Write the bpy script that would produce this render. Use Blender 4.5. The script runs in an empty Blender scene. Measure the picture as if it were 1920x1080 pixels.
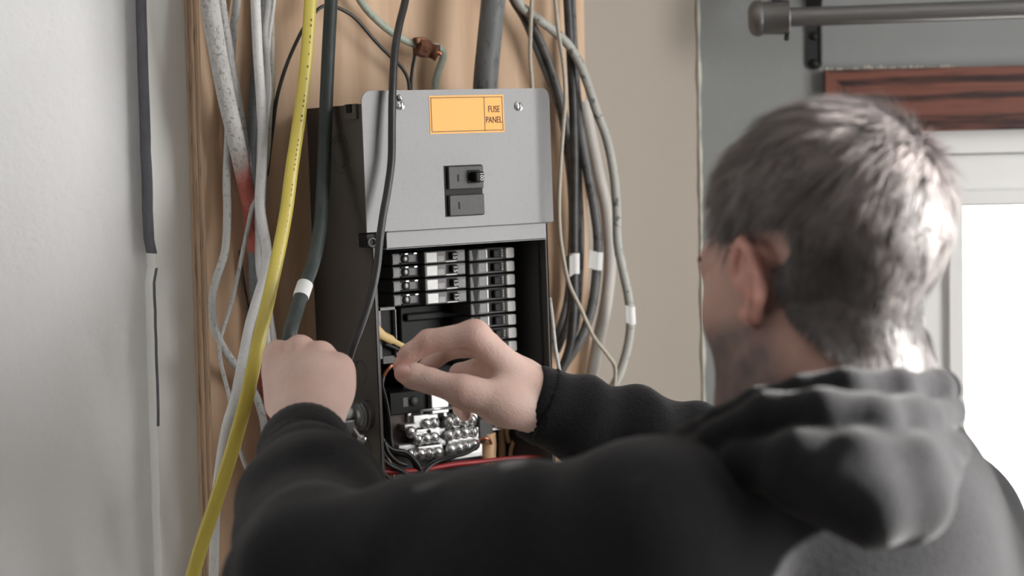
import bpy, bmesh, math, random
import numpy as np
from mathutils import Vector, Matrix, noise as mnoise

random.seed(7); np.random.seed(7)
scene = bpy.context.scene
COL = scene.collection

# ------------------------------------------------------------------ camera
F = 3600.0                                   # focal length in pixels of a 1920 px wide frame
YAW, PITCH, ROLL = math.radians(32.0), math.radians(-3.5), math.radians(1.2)
CAM = Vector((-0.940, -1.913, 1.65))
FLAT_F = Vector((math.sin(YAW), math.cos(YAW), 0)); FLAT_R = Vector((math.cos(YAW), -math.sin(YAW), 0)); UP = Vector((0, 0, 1))
FWD = FLAT_F * math.cos(PITCH) + UP * math.sin(PITCH)
_u = UP * math.cos(PITCH) - FLAT_F * math.sin(PITCH)
CUP = _u * math.cos(ROLL) + FLAT_R * math.sin(ROLL)
CRT = FLAT_R * math.cos(ROLL) - _u * math.sin(ROLL)
cam_data = bpy.data.cameras.new('camera'); cam = bpy.data.objects.new('camera', cam_data); COL.objects.link(cam)
cam_data.sensor_width = 36.0; cam_data.lens = F / 1920.0 * 36.0
cam_data.clip_start = 0.05
cam_data.dof.use_dof = True; cam_data.dof.focus_distance = 1.98; cam_data.dof.aperture_fstop = 3.6
M = Matrix((CRT, CUP, -FWD)).transposed().to_4x4(); M.translation = CAM
cam.matrix_world = M
scene.camera = cam

# ------------------------------------------------------------------ world, sun, exposure
world = bpy.data.worlds.new('overcast_sky'); scene.world = world; world.use_nodes = True
bg = world.node_tree.nodes['Background']; bg.inputs[0].default_value = (1.0, 0.985, 0.965, 1); bg.inputs[1].default_value = 8.3
SUN_DIR = (FLAT_R * -0.80 + FLAT_F * -0.05 + UP * -0.22).normalized()      # the way the sunlight travels
sun = bpy.data.lights.new('sun', 'SUN'); sun.energy = 31.0; sun.angle = math.radians(3.0); sun.color = (1.0, 0.97, 0.93)
so = bpy.data.objects.new('sun', sun); COL.objects.link(so); so.rotation_euler = SUN_DIR.to_track_quat('-Z', 'Y').to_euler()
so.location = (2, -3, 3)
vs = scene.view_settings
vs.view_transform = 'Standard'; vs.look = 'None'; vs.exposure = 0.2; vs.gamma = 1.0; vs.use_curve_mapping = False

# ------------------------------------------------------------------ layout helpers
def ray(px, py):
    return CRT * ((px - 960.0) / F) + CUP * (-(py - 540.0) / F) + FWD
def at(px, py, depth):                       # a point at a distance along the view axis
    return CAM + ray(px, py) * depth
def on(px, py, y):                           # a point on the plane y = const parallel to the panel wall
    d = ray(px, py); return CAM + d * ((y - CAM.y) / d.y)
def on_plane(px, py, p0, n):
    d = ray(px, py); return CAM + d * ((p0 - CAM).dot(n) / d.dot(n))

# ------------------------------------------------------------------ materials
def mat(name, color, rough=0.6, metal=0.0, var=0.0, vscale=20.0, bump=0.0, bscale=120.0, dark=None, speck=0.0, sscale=150.0,
        scratch=(1, 1, 1), sheen=0.0, spec=0.5, coat=0.0, sss=0.0, attr=None):
    m = bpy.data.materials.new(name); m.use_nodes = True
    nt = m.node_tree; N = nt.nodes; L = nt.links
    b = N['Principled BSDF']
    b.inputs['Base Color'].default_value = (*color, 1); b.inputs['Roughness'].default_value = rough
    b.inputs['Metallic'].default_value = metal; b.inputs['Specular IOR Level'].default_value = spec
    if coat: b.inputs['Coat Weight'].default_value = coat; b.inputs['Coat Roughness'].default_value = 0.15
    if sheen:
        b.inputs['Sheen Weight'].default_value = sheen; b.inputs['Sheen Roughness'].default_value = 0.45
    if sss:
        b.inputs['Subsurface Weight'].default_value = sss; b.inputs['Subsurface Scale'].default_value = 0.006
        b.inputs['Subsurface Radius'].default_value = (1.0, 0.35, 0.2)
    tc = N.new('ShaderNodeTexCoord'); mp = N.new('ShaderNodeMapping'); mp.inputs['Scale'].default_value = scratch
    L.new(tc.outputs['Object'], mp.inputs['Vector'])
    cur = None
    if attr:
        a = N.new('ShaderNodeAttribute'); a.attribute_name = attr; cur = a.outputs['Color']
    def mixto(fac_socket, col):
        nonlocal cur
        mx = N.new('ShaderNodeMix'); mx.data_type = 'RGBA'
        L.new(fac_socket, mx.inputs[0])
        if cur is None: mx.inputs[6].default_value = (*color, 1)
        else: L.new(cur, mx.inputs[6])
        mx.inputs[7].default_value = (*col, 1); cur = mx.outputs[2]
    def nfac(scale, lo, hi, amount, detail=4.0):
        n = N.new('ShaderNodeTexNoise'); n.inputs['Scale'].default_value = scale; n.inputs['Detail'].default_value = detail
        L.new(mp.outputs[0], n.inputs['Vector'])
        r = N.new('ShaderNodeMapRange'); r.inputs[1].default_value = lo; r.inputs[2].default_value = hi; r.inputs[4].default_value = amount
        L.new(n.outputs[0], r.inputs[0]); return r.outputs[0]
    dk = dark if dark else tuple(c * 0.55 for c in color)
    if var: mixto(nfac(vscale, 0.35, 0.7, var), dk)
    if speck: mixto(nfac(sscale, 0.58, 0.66, speck, 2.0), tuple(c * 0.25 for c in dk))
    if cur is not None: L.new(cur, b.inputs['Base Color'])
    if bump:
        n = N.new('ShaderNodeTexNoise'); n.inputs['Scale'].default_value = bscale; n.inputs['Detail'].default_value = 5
        L.new(mp.outputs[0], n.inputs['Vector'])
        bp = N.new('ShaderNodeBump'); bp.inputs['Strength'].default_value = bump; bp.inputs['Distance'].default_value = 0.004
        L.new(n.outputs[0], bp.inputs['Height']); L.new(bp.outputs[0], b.inputs['Normal'])
    return m

def wood_mat(name, light, darkc, stretch, rough=0.5, ring=6.0, dist=4.0, sharp=(0.3, 0.75), fine=0.4, knots=False, amount=1.0, axis='X'):
    m = bpy.data.materials.new(name); m.use_nodes = True
    nt = m.node_tree; N = nt.nodes; L = nt.links; b = N['Principled BSDF']; b.inputs['Roughness'].default_value = rough
    tc = N.new('ShaderNodeTexCoord'); mp = N.new('ShaderNodeMapping'); mp.inputs['Scale'].default_value = stretch
    L.new(tc.outputs['Object'], mp.inputs['Vector'])
    w = N.new('ShaderNodeTexWave'); w.wave_type = 'BANDS'; w.bands_direction = axis
    w.inputs['Scale'].default_value = ring; w.inputs['Distortion'].default_value = dist; w.inputs['Detail'].default_value = 3; w.inputs['Detail Scale'].default_value = 1.2
    L.new(mp.outputs[0], w.inputs['Vector'])
    n = N.new('ShaderNodeTexNoise'); n.inputs['Scale'].default_value = 25; n.inputs['Detail'].default_value = 6
    L.new(mp.outputs[0], n.inputs['Vector'])
    mx = N.new('ShaderNodeMix'); mx.inputs[0].default_value = fine; L.new(w.outputs['Fac'], mx.inputs[2]); L.new(n.outputs[0], mx.inputs[3])
    r = N.new('ShaderNodeMapRange'); r.inputs[1].default_value = sharp[0]; r.inputs[2].default_value = sharp[1]; r.inputs[4].default_value = amount
    L.new(mx.outputs[0], r.inputs[0])
    cm = N.new('ShaderNodeMix'); cm.data_type = 'RGBA'; L.new(r.outputs[0], cm.inputs[0])
    cm.inputs[6].default_value = (*light, 1); cm.inputs[7].default_value = (*darkc, 1)
    out = cm.outputs[2]
    if knots:
        v = N.new('ShaderNodeTexVoronoi'); v.inputs['Scale'].default_value = 7.0
        mp2 = N.new('ShaderNodeMapping'); mp2.inputs['Scale'].default_value = (1, 1, 0.8); L.new(tc.outputs['Object'], mp2.inputs['Vector']); L.new(mp2.outputs[0], v.inputs['Vector'])
        r2 = N.new('ShaderNodeMapRange'); r2.inputs[1].default_value = 0.028; r2.inputs[2].default_value = 0.012; r2.inputs[4].default_value = 0.8
        L.new(v.outputs['Distance'], r2.inputs[0])
        k = N.new('ShaderNodeMix'); k.data_type = 'RGBA'; L.new(r2.outputs[0], k.inputs[0]); L.new(out, k.inputs[6]); k.inputs[7].default_value = (0.16, 0.07, 0.03, 1); out = k.outputs[2]
    L.new(out, b.inputs['Base Color'])
    bp = N.new('ShaderNodeBump'); bp.inputs['Strength'].default_value = 0.15; bp.inputs['Distance'].default_value = 0.002
    L.new(mx.outputs[0], bp.inputs['Height']); L.new(bp.outputs[0], b.inputs['Normal'])
    return m

# ------------------------------------------------------------------ mesh helpers
def tag(o, label=None, cat=None, group=None, kind=None):
    if label: o['label'] = label
    if cat: o['category'] = cat
    if group: o['group'] = group
    if kind: o['kind'] = kind
    return o
def empty(name, loc=(0, 0, 0), mw=None):
    o = bpy.data.objects.new(name, None); COL.objects.link(o); o.empty_display_size = 0.05
    if mw is not None: o.matrix_world = mw
    else: o.location = loc
    return o

class MB:
    def __init__(self): self.v = []; self.f = []
    def add(self, vs, fs):
        k = len(self.v); self.v += [tuple(p) for p in vs]; self.f += [tuple(i + k for i in f) for f in fs]; return self
    def box(self, lo, hi):
        x0, y0, z0 = lo; x1, y1, z1 = hi
        return self.add([(x0,y0,z0),(x1,y0,z0),(x1,y1,z0),(x0,y1,z0),(x0,y0,z1),(x1,y0,z1),(x1,y1,z1),(x0,y1,z1)],
                        [(0,3,2,1),(4,5,6,7),(0,1,5,4),(1,2,6,5),(2,3,7,6),(3,0,4,7)])
    def rbox(self, lo, hi, r=0.001, seg=2):
        bm = bmesh.new(); bmesh.ops.create_cube(bm, size=1.0)
        for v in bm.verts: v.co = Vector([lo[i] + (v.co[i] + .5) * (hi[i] - lo[i]) for i in range(3)])
        bmesh.ops.bevel(bm, geom=list(bm.edges), offset=r, segments=seg, profile=0.5, affect='EDGES')
        bm.verts.index_update()
        self.add([v.co[:] for v in bm.verts], [[v.index for v in f.verts] for f in bm.faces]); bm.free(); return self
    def tube(self, pts, radii, seg=10, flat=None, caps=True):
        pts = [Vector(p) for p in pts]; n = len(pts)
        if not hasattr(radii, '__len__'): radii = [radii] * n
        T = [(pts[min(i + 1, n - 1)] - pts[max(i - 1, 0)]).normalized() for i in range(n)]
        a = T[0].cross(Vector((0, 1, 0)))
        if a.length < 0.1: a = T[0].cross(Vector((1, 0, 0)))
        a.normalize(); vs = []; fs = []
        for i in range(n):
            if flat: a = T[i].cross(flat[1]).normalized()
            else: a = (a - T[i] * a.dot(T[i])).normalized()
            b = T[i].cross(a)
            ra = radii[i]; rb = radii[i] * (flat[0] if flat else 1.0)
            for j in range(seg):
                th = 2 * math.pi * j / seg; vs.append(pts[i] + a * (ra * math.cos(th)) + b * (rb * math.sin(th)))
        for i in range(n - 1):
            for j in range(seg):
                fs.append((i * seg + j, i * seg + (j + 1) % seg, (i + 1) * seg + (j + 1) % seg, (i + 1) * seg + j))
        if caps: fs.append(tuple(range(seg))[::-1]); fs.append(tuple((n - 1) * seg + j for j in range(seg)))
        return self.add(vs, fs)
    def lathe(self, o, axis, prof, seg=20):          # prof: (distance along the axis, radius)
        o = Vector(o); axis = Vector(axis).normalized(); n = len(prof)
        a = axis.cross(Vector((0, 0, 1)));
        if a.length < 0.1: a = axis.cross(Vector((1, 0, 0)))
        a.normalize(); b = axis.cross(a); vs = []; fs = []
        for (t, r) in prof:
            for j in range(seg):
                th = 2 * math.pi * j / seg; vs.append(o + axis * t + a * (r * math.cos(th)) + b * (r * math.sin(th)))
        for i in range(n - 1):
            for j in range(seg): fs.append((i*seg+j, i*seg+(j+1)%seg, (i+1)*seg+(j+1)%seg, (i+1)*seg+j))
        fs.append(tuple(range(seg))[::-1]); fs.append(tuple((n-1)*seg+j for j in range(seg)))
        return self.add(vs, fs)
    def ring(self, o, axis, r, t, seg=32, sec=6):    # a thin torus
        o = Vector(o); axis = Vector(axis).normalized(); a = axis.orthogonal().normalized(); b = axis.cross(a); vs = []; fs = []
        for i in range(seg):
            th = 2*math.pi*i/seg; d = a*math.cos(th) + b*math.sin(th)
            for j in range(sec):
                ph = 2*math.pi*j/sec; vs.append(o + d*(r + t*math.cos(ph)) + axis*(t*math.sin(ph)))
        for i in range(seg):
            for j in range(sec): fs.append((i*sec+j, i*sec+(j+1)%sec, ((i+1)%seg)*sec+(j+1)%sec, ((i+1)%seg)*sec+j))
        return self.add(vs, fs)
    def prism(self, poly, y0, y1):                   # polygon in x,z pushed along y
        n = len(poly); vs = [(x, y0, z) for x, z in poly] + [(x, y1, z) for x, z in poly]
        fs = [tuple(range(n)), tuple(range(2*n-1, n-1, -1))] + [(i, i+n, (i+1)%n+n, (i+1)%n) for i in range(n)]
        return self.add(vs, fs)
    def build(self, name, m, parent=None, smooth=False, angle=None):
        me = bpy.data.meshes.new(name); me.from_pydata(self.v, [], self.f); me.validate()
        bm = bmesh.new(); bm.from_mesh(me); bmesh.ops.recalc_face_normals(bm, faces=bm.faces[:]); bm.to_mesh(me); bm.free()
        if smooth:
            me.polygons.foreach_set('use_smooth', [True] * len(me.polygons))
            if angle:
                try: me.set_sharp_from_angle(angle=math.radians(angle))
                except Exception: pass
        if isinstance(m, (list, tuple)):
            for q in m: me.materials.append(q)
        elif m: me.materials.append(m)
        o = bpy.data.objects.new(name, me); COL.objects.link(o)
        if parent is not None: o.parent = parent
        return o

def copy_part(o, parent):
    c = o.copy(); COL.objects.link(c); c.parent = parent
    for ch in list(o.children):
        g = ch.copy(); COL.objects.link(g); g.parent = c
    return c

def smooth_path(pts, sub=7):
    P = [np.array(p, float) for p in pts]; out = []
    for i in range(len(P) - 1):
        p0 = P[max(i-1, 0)]; p1 = P[i]; p2 = P[i+1]; p3 = P[min(i+2, len(P)-1)]
        for k in range(sub):
            t = k / sub
            out.append(0.5*((2*p1) + (-p0+p2)*t + (2*p0-5*p1+4*p2-p3)*t*t + (-p0+3*p1-3*p2+p3)*t**3))
    out.append(P[-1]); return out

def text_part(name, body, size, m, parent, loc, rot, align='CENTER', depth=0.0002, space=1.0):
    c = bpy.data.curves.new(name, 'FONT'); c.body = body; c.size = size; c.extrude = depth; c.align_x = align; c.align_y = 'CENTER'; c.space_line = space
    t = bpy.data.objects.new(name + '_source', c); COL.objects.link(t)
    bpy.context.view_layer.update()
    me = bpy.data.meshes.new_from_object(t.evaluated_get(bpy.context.evaluated_depsgraph_get()))
    bpy.data.objects.remove(t); me.materials.clear(); me.materials.append(m)
    o = bpy.data.objects.new(name, me); COL.objects.link(o); o.parent = parent; o.location = loc; o.rotation_euler = rot
    return o

# ------------------------------------------------------------------ the room
m_plaster = mat('painted_plaster', (0.86, 0.865, 0.875), 0.75, var=0.10, vscale=6, bump=0.35, bscale=90)
m_strip = mat('smooth_plaster', (0.80, 0.81, 0.79), 0.5, var=0.12, vscale=5, bump=0.12, bscale=40)
m_beige = mat('beige_wall_paint', (0.33, 0.285, 0.24), 0.6, var=0.10, vscale=3, bump=0.08, bscale=60)
m_grey = mat('grey_wall_paint', (0.26, 0.27, 0.27), 0.6, var=0.10, vscale=5, bump=0.15, bscale=80)
m_room = mat('room_paint', (0.28, 0.28, 0.275), 0.8)
m_floor = mat('floor_boards', (0.13, 0.10, 0.075), 0.5)
m_ceiling = mat('ceiling_paint', (0.65, 0.65, 0.64), 0.9)
m_caulk = mat('old_caulk', (0.62, 0.60, 0.52), 0.8, var=0.5, vscale=60)
m_white = mat('white_window_frame', (0.80, 0.80, 0.79), 0.4)
m_wood_dark = wood_mat('brown_casing', (0.17, 0.060, 0.040), (0.028, 0.011, 0.010), (0.6, 1, 7), 0.45, ring=1.6, dist=9, sharp=(0.40, 0.70), fine=0.68, axis='Z')
m_wood_side = wood_mat('brown_casing_side', (0.17, 0.060, 0.040), (0.028, 0.011, 0.010), (7, 1, 0.6), 0.45, ring=1.6, dist=9, sharp=(0.40, 0.70), fine=0.68, axis='X')

WY, LY = 0.040, 0.066                          # wall face behind the board, recessed plaster left of the strip
K = on(1312, 500, WY)
BETA = math.radians(4.0)
BX = (FLAT_R * math.cos(BETA) - FLAT_F * math.sin(BETA)).normalized(); BN = -(FLAT_F * math.cos(BETA) + FLAT_R * math.sin(BETA))
MW_B = Matrix((BX, -BN, UP)).transposed().to_4x4(); MW_B.translation = Vector((K.x, K.y, 0))
MW_BI = MW_B.inverted()
def pB(px, py, off=0.0):                       # pixel to window-wall coordinates, off metres into the room
    return MW_BI @ on_plane(px, py, Vector((K.x, K.y, 0)) + BN * off, BN)

CEIL = 2.55
x_strip = on(287, 540, WY).x
def struct(o): return tag(o, kind='structure')
b = MB(); b.box((-2.6, LY, 0), (x_strip + 0.03, LY + 0.15, CEIL)); struct(b.build('wall_left', m_plaster))
# the proud strip between plaster and board, its left edge ragged
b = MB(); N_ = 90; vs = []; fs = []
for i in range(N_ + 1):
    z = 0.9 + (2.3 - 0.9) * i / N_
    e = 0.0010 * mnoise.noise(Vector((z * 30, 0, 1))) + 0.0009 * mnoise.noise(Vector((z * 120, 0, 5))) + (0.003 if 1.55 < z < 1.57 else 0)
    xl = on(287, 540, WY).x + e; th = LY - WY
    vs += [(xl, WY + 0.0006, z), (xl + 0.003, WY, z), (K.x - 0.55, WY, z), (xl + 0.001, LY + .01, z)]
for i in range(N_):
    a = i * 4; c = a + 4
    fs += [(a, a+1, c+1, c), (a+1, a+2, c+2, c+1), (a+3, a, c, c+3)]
b.add(vs, fs); o = struct(b.build('trim_1', [m_strip, mat('dark_grey_edge', (.13, .13, .15), .9, var=.4, vscale=60)]))
z_end = on(287, 515, WY).z  # left edge is dark grey down to here, a thinner dark line below
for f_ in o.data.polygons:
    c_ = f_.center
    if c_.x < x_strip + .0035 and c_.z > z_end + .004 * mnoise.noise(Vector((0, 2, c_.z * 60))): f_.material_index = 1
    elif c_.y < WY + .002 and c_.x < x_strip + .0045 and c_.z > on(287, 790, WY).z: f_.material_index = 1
b = MB(); b.box((x_strip + .005, WY + .001, 0), (K.x - 0.5, LY + 0.15, CEIL)); b.box((K.x - .5, WY, 0), (K.x + .04, LY + .15, CEIL))
struct(b.build('wall_back', m_beige))
# ragged paint and caulk line in the corner
b = MB(); pts = []; rad = []
for i in range(80):
    z = 1.2 + i * 0.012; pts.append((K.x + BX.x * .002, K.y + BX.y * .002 - .001, z)); rad.append(max(.0012, .002 + .0035 * mnoise.noise(Vector((0, 3, z * 28)))))
b.tube(pts, rad, 8); struct(b.build('trim_2', m_caulk, smooth=True))

# window wall (B frame): hole for the window
c0 = pB(1545, 133); xo = c0.x; zo = c0.z                       # outer top-left corner of the wood casing
cw = abs(pB(1700, 126).z - pB(1700, 244).z)                     # casing width
WIN_R, WIN_B = xo + 1.25, 0.75                                  # far right and bottom of the casing
wr = empty('wall_right', mw=MW_B); struct(wr)
hx0, hx1, hz0, hz1 = xo + cw, WIN_R - cw, WIN_B + cw, zo - cw
BLEN = 1.45
b = MB(); b.box((0, 0, 0), (hx0, .16, CEIL)); b.box((hx1, 0, 0), (BLEN, .16, CEIL)); b.box((hx0, 0, 0), (hx1, .16, hz0)); b.box((hx0, 0, hz1), (hx1, .16, CEIL))
b.build('wall_face', m_grey, wr)
# flaking plaster above the casing
b = MB(); vs = []
rnd = random.Random(3)
for i in range(46):
    x = xo - .004 + i * .0042 + rnd.uniform(-.001, .001); z = zo + rnd.uniform(0, .002); r = rnd.uniform(.0006, .0024)
    if rnd.random() < .7 and i < 40: b.lathe((x, 0.0005, z + r * .6), (0, -1, 0), [(0, r * 1.3), (.0008, r), (.0012, r * .4)], 6)
b.build('flaked_paint', m_caulk, wr)
win = empty('window_1', mw=MW_B); struct(win)
def frame(name, x0, x1, z0, z1, w, y0, y1, m, parent, miter=True, mside=None):
    # four mitred bars of a frame, each one an object
    q = [((x0, z1), (x1, z1), (x1 - w, z1 - w), (x0 + w, z1 - w)), ((x0, z0), (x0, z1), (x0 + w, z1 - w), (x0 + w, z0 + w)),
         ((x1, z1), (x1, z0), (x1 - w, z0 + w), (x1 - w, z1 - w)), ((x1, z0), (x0, z0), (x0 + w, z0 + w), (x1 - w, z0 + w))]
    for i, p in enumerate(q):
        b = MB(); b.prism(list(p), y0, y1); b.build(name, (mside or m) if i in (1, 2) else m, parent)
g = 0.0001
# moulded casing: outer fillet, field, inner bead
frame('casing', xo, WIN_R, WIN_B, zo, cw * .16, -.0175, 0, m_wood_dark, win, mside=m_wood_side)
frame('casing', xo + cw*.16 + g, WIN_R - cw*.16 - g, WIN_B + cw*.16 + g, zo - cw*.16 - g, cw * .16, -.0165, 0, m_wood_dark, win, mside=m_wood_side)
frame('casing', xo + cw*.32 + g, WIN_R - cw*.32 - g, WIN_B + cw*.32 + g, zo - cw*.32 - g, cw * .46, -.0150, 0, m_wood_dark, win, mside=m_wood_side)
frame('casing', xo + cw*.78 + g, WIN_R - cw*.78 - g, WIN_B + cw*.78 + g, zo - cw*.78 - g, cw * .22, -.0165, 0, m_wood_dark, win, mside=m_wood_side)
f1 = abs(pB(1850, 241).z - pB(1850, 284).z)
frame('jamb', hx0, hx1, hz0, hz1, f1, .004, .10, m_white, win)
f2 = abs(pB(1850, 287).z - pB(1850, 356).z)
o2 = f1 + .0015
frame('groove', hx0 + f1, hx1 - f1, hz0 + f1, hz1 - f1, .0018, .024, .09, mat('groove_shade_strip', (.25, .25, .25), .8), win)  # grey strip closing the gap, the groove's shade put into its colour
frame('frame_rail', hx0 + o2, hx1 - o2, hz0 + o2, hz1 - o2, f2, .014, .09, m_white, win)
f3 = abs(pB(1850, 356).z - pB(1850, 381).z)
o3 = o2 + f2
frame('sash', hx0 + o3, hx1 - o3, hz0 + o3, hz1 - o3, f3, .004, .06, m_white, win)
o4 = o3 + f3
frame('glazing_bead', hx0 + o4, hx1 - o4, hz0 + o4, hz1 - o4, .0025, .016, .05, mat('grey_seal', (.18, .18, .18), .6), win)
m_glass = bpy.data.materials.new('clear_glass'); m_glass.use_nodes = True
nt = m_glass.node_tree; N = nt.nodes; L = nt.links
tr = N.new('ShaderNodeBsdfTransparent'); gl = N.new('ShaderNodeBsdfGlossy'); gl.inputs['Roughness'].default_value = .02; mx = N.new('ShaderNodeMixShader'); mx.inputs[0].default_value = .06
L.new(tr.outputs[0], mx.inputs[1]); L.new(gl.outputs[0], mx.inputs[2]); L.new(mx.outputs[0], N['Material Output'].inputs[0])
b = MB(); b.box((hx0 + o4, .030, hz0 + o4), (hx1 - o4, .034, hz1 - o4)); b.build('glass_pane', m_glass, win)

# rest of the room, behind and beside the camera (a second window there lights the man from the right)
def wp(x, y): v = MW_B @ Vector((x, y, 0)); return v
SIDE_X = BLEN
ws = empty('wall_side', mw=MW_B); struct(ws)
SW = (-1.80, -0.76, 0.85, 2.45)                  # unseen opening shaped to sun the man, not the panel: y0, y1, z0, z1
b = MB(); b.box((SIDE_X, -3.7, 0), (SIDE_X + .16, SW[0], CEIL)); b.box((SIDE_X, SW[1], 0), (SIDE_X + .16, .16, CEIL))
b.box((SIDE_X, SW[0], 0), (SIDE_X + .16, SW[1], SW[2])); b.box((SIDE_X, SW[0], SW[3]), (SIDE_X + .16, SW[1], CEIL))
b.build('wall_face', m_room, ws)
r0 = wp(SIDE_X + .16, -3.7); r1 = wp(SIDE_X + .16, .16)
b = MB(); dv = Vector((-2.6, -3.2, 0)); nrm = Vector((r0.y - dv.y, -(r0.x - dv.x), 0)).normalized() * .12
b.add([dv, (r0.x, r0.y, 0), Vector((r0.x, r0.y, 0)) + nrm, dv + nrm] + [v + Vector((0, 0, CEIL)) for v in (dv, Vector((r0.x, r0.y, 0)), Vector((r0.x, r0.y, 0)) + nrm, dv + nrm)],
      [(0,1,2,3),(4,5,6,7),(0,1,5,4),(1,2,6,5),(2,3,7,6),(3,0,4,7)])
struct(b.build('wall_rear', m_room))
b = MB(); b.box((-2.72, -3.3, 0), (-2.6, LY + .15, CEIL)); struct(b.build('wall_far', m_room))
poly = [(-2.7, LY + .15), (K.x, LY + .15), (r1.x, r1.y), (r0.x, r0.y), (-2.7, -3.35)]
b = MB(); b.add([(x, y, 0) for x, y in poly] + [(x, y, -.1) for x, y in poly], [(0,1,2,3,4), (9,8,7,6,5)] + [(i, i+5, (i+1)%5+5, (i+1)%5) for i in range(5)]); struct(b.build('floor', m_floor))
b = MB(); b.add([(x, y, CEIL) for x, y in poly] + [(x, y, CEIL + .1) for x, y in poly], [(0,1,2,3,4), (9,8,7,6,5)] + [(i, i+5, (i+1)%5+5, (i+1)%5) for i in range(5)]); struct(b.build('ceiling', m_ceiling))
def portal(name, mw, center, rot, sx, sz):
    l = bpy.data.lights.new(name, 'AREA'); l.shape = 'RECTANGLE'; l.size = sx; l.size_y = sz; l.energy = 1.0
    l.cycles.is_portal = True
    o = bpy.data.objects.new(name, l); COL.objects.link(o); o.matrix_world = mw @ Matrix.Translation(center) @ rot
portal('window_portal', MW_B, ((hx0 + hx1) / 2, .12, (hz0 + hz1) / 2), Matrix.Rotation(math.radians(-90), 4, 'X'), hx1 - hx0, hz1 - hz0)
portal('side_window_portal', MW_B, (SIDE_X + .08, (SW[0] + SW[1]) / 2, (SW[2] + SW[3]) / 2), Matrix.Rotation(math.radians(90), 4, 'Y'), SW[3] - SW[2], SW[1] - SW[0])
# ------------------------------------------------------------------ curtain rod on the window wall
m_rod = mat('brushed_pewter', (0.21, 0.205, 0.20), 0.38, 0.85, var=0.25, vscale=30, scratch=(1, 8, 8))
m_iron = mat('dark_bracket_metal', (0.045, 0.045, 0.047), 0.5, 0.6)
m_blackscrew = mat('black_screw', (0.012, 0.012, 0.012), 0.45, 0.5)
OFF = 0.085
ra = pB(1462, 33, OFF); rb_ = pB(1920, 16.5, OFF); ax = (rb_ - ra).normalized()
rod = empty('curtain_rod', mw=MW_B @ Matrix.Translation(ra)); tag(rod, 'brushed grey metal curtain rod with domed end cap above the window', 'curtain rod')
def R(v): return Vector(v) - ra
b = MB(); b.tube([R(ra), R(ra + ax * 1.4)], .0118, 24); b.build('rod', m_rod, rod, True, 40)
b = MB(); b.lathe(R(ra - ax * .034), ax, [(-.0045, .006), (-.004, .012), (-.001, .0185), (.003, .0215), (.009, .0222), (.0125, .0212), (.0135, .017)], 32); b.build('end_cap', m_rod, rod, True, 40)
b = MB(); b.lathe(R(ra - ax * .021), ax, [(0, .0150), (.0, .0200), (.030, .0212), (.0315, .0218), (.0325, .0212), (.0325, .0190), (.010, .0185), (.010, .010)], 32); b.build('bracket_cup', m_rod, rod, True, 40)
sc_ = R(ra + ax * .008) + Vector((0, 0, -.0235)); b = MB(); b.lathe(sc_, (0, 0, -1), [(-.004, .002), (.001, .0032), (.004, .003), (.005, .001)], 12); b.build('grub_screw', m_blackscrew, rod, True)
pl0 = pB(1513, 131); pl1 = pB(1541, 131)
x0, x1 = pl0.x, pl1.x; zb_ = pl0.z; zt_ = zb_ + .115
b = MB(); pts = [(x0, zt_)] + [(x0 + (x1-x0)*.5*(1-math.cos(t)), zb_ + .007*(1-math.sin(t))) for t in np.linspace(0, math.pi, 9)] + [(x1, zt_)]
b.prism([(x - ra.x, z - ra.z) for x, z in pts], -.004 - ra.y, 0 - ra.y); b.build('bracket_plate', m_iron, rod)
b = MB(); b.rbox((x1 - .0022 - ra.x, -.0075 - ra.y, zb_ + .008 - ra.z), (x1 + .0005 - ra.x, 0 - ra.y, zt_ - ra.z), .0006, 1); b.build('bracket_edge', m_rod, rod)
for py in (68, 119):
    c = pB(1525, py) - ra; b = MB(); b.lathe((c.x, -.004 - ra.y, c.z), (0, -1, 0), [(0, .0058), (.002, .0052), (.003, .0030), (.0032, .001)], 14); b.build('screw', m_blackscrew, rod, True)
arm = [R(ra + Vector((-.006, 0, .020))), R(ra + Vector((0.002, .004, .040))), R(ra + Vector((.016, .030, .056))), R(Vector(((x0+x1)/2 - .004, -.035, ra.z + .046))), R(Vector(((x0+x1)/2, -.006, ra.z + .018)))]
b = MB(); b.tube(smooth_path(arm, 6), .0098, 10, flat=(.22, Vector((0.25, 1, .2)).normalized())); b.build('bracket_arm', m_iron, rod, True, 50)

# ------------------------------------------------------------------ plywood board
m_ply = wood_mat('plywood_face', (0.58, 0.40, 0.265), (0.43, 0.27, 0.16), (7, 1, .55), 0.62, ring=1.0, dist=6, sharp=(.25, .85), fine=.5, knots=True, amount=.9)
m_plys = [mat('ply_layer_tan', (0.50, 0.35, 0.235), .8, var=.6, vscale=40, bump=.5, bscale=150, speck=.5, sscale=120, scratch=(1, 1, .15)),
          mat('ply_layer_brown', (0.38, 0.245, 0.155), .8, var=.6, vscale=40, bump=.5, bscale=150, speck=.5, sscale=120, scratch=(1, 1, .15))]
px0 = on(389, 540, 0).x; px1 = on(1100, 300, 0).x
PZ0, PZ1 = 0.95, 2.25
ply = empty('plywood_board', (px0, 0, PZ0)); tag(ply, 'tan plywood backing board with layered left edge behind the cables', 'plywood board')
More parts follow.
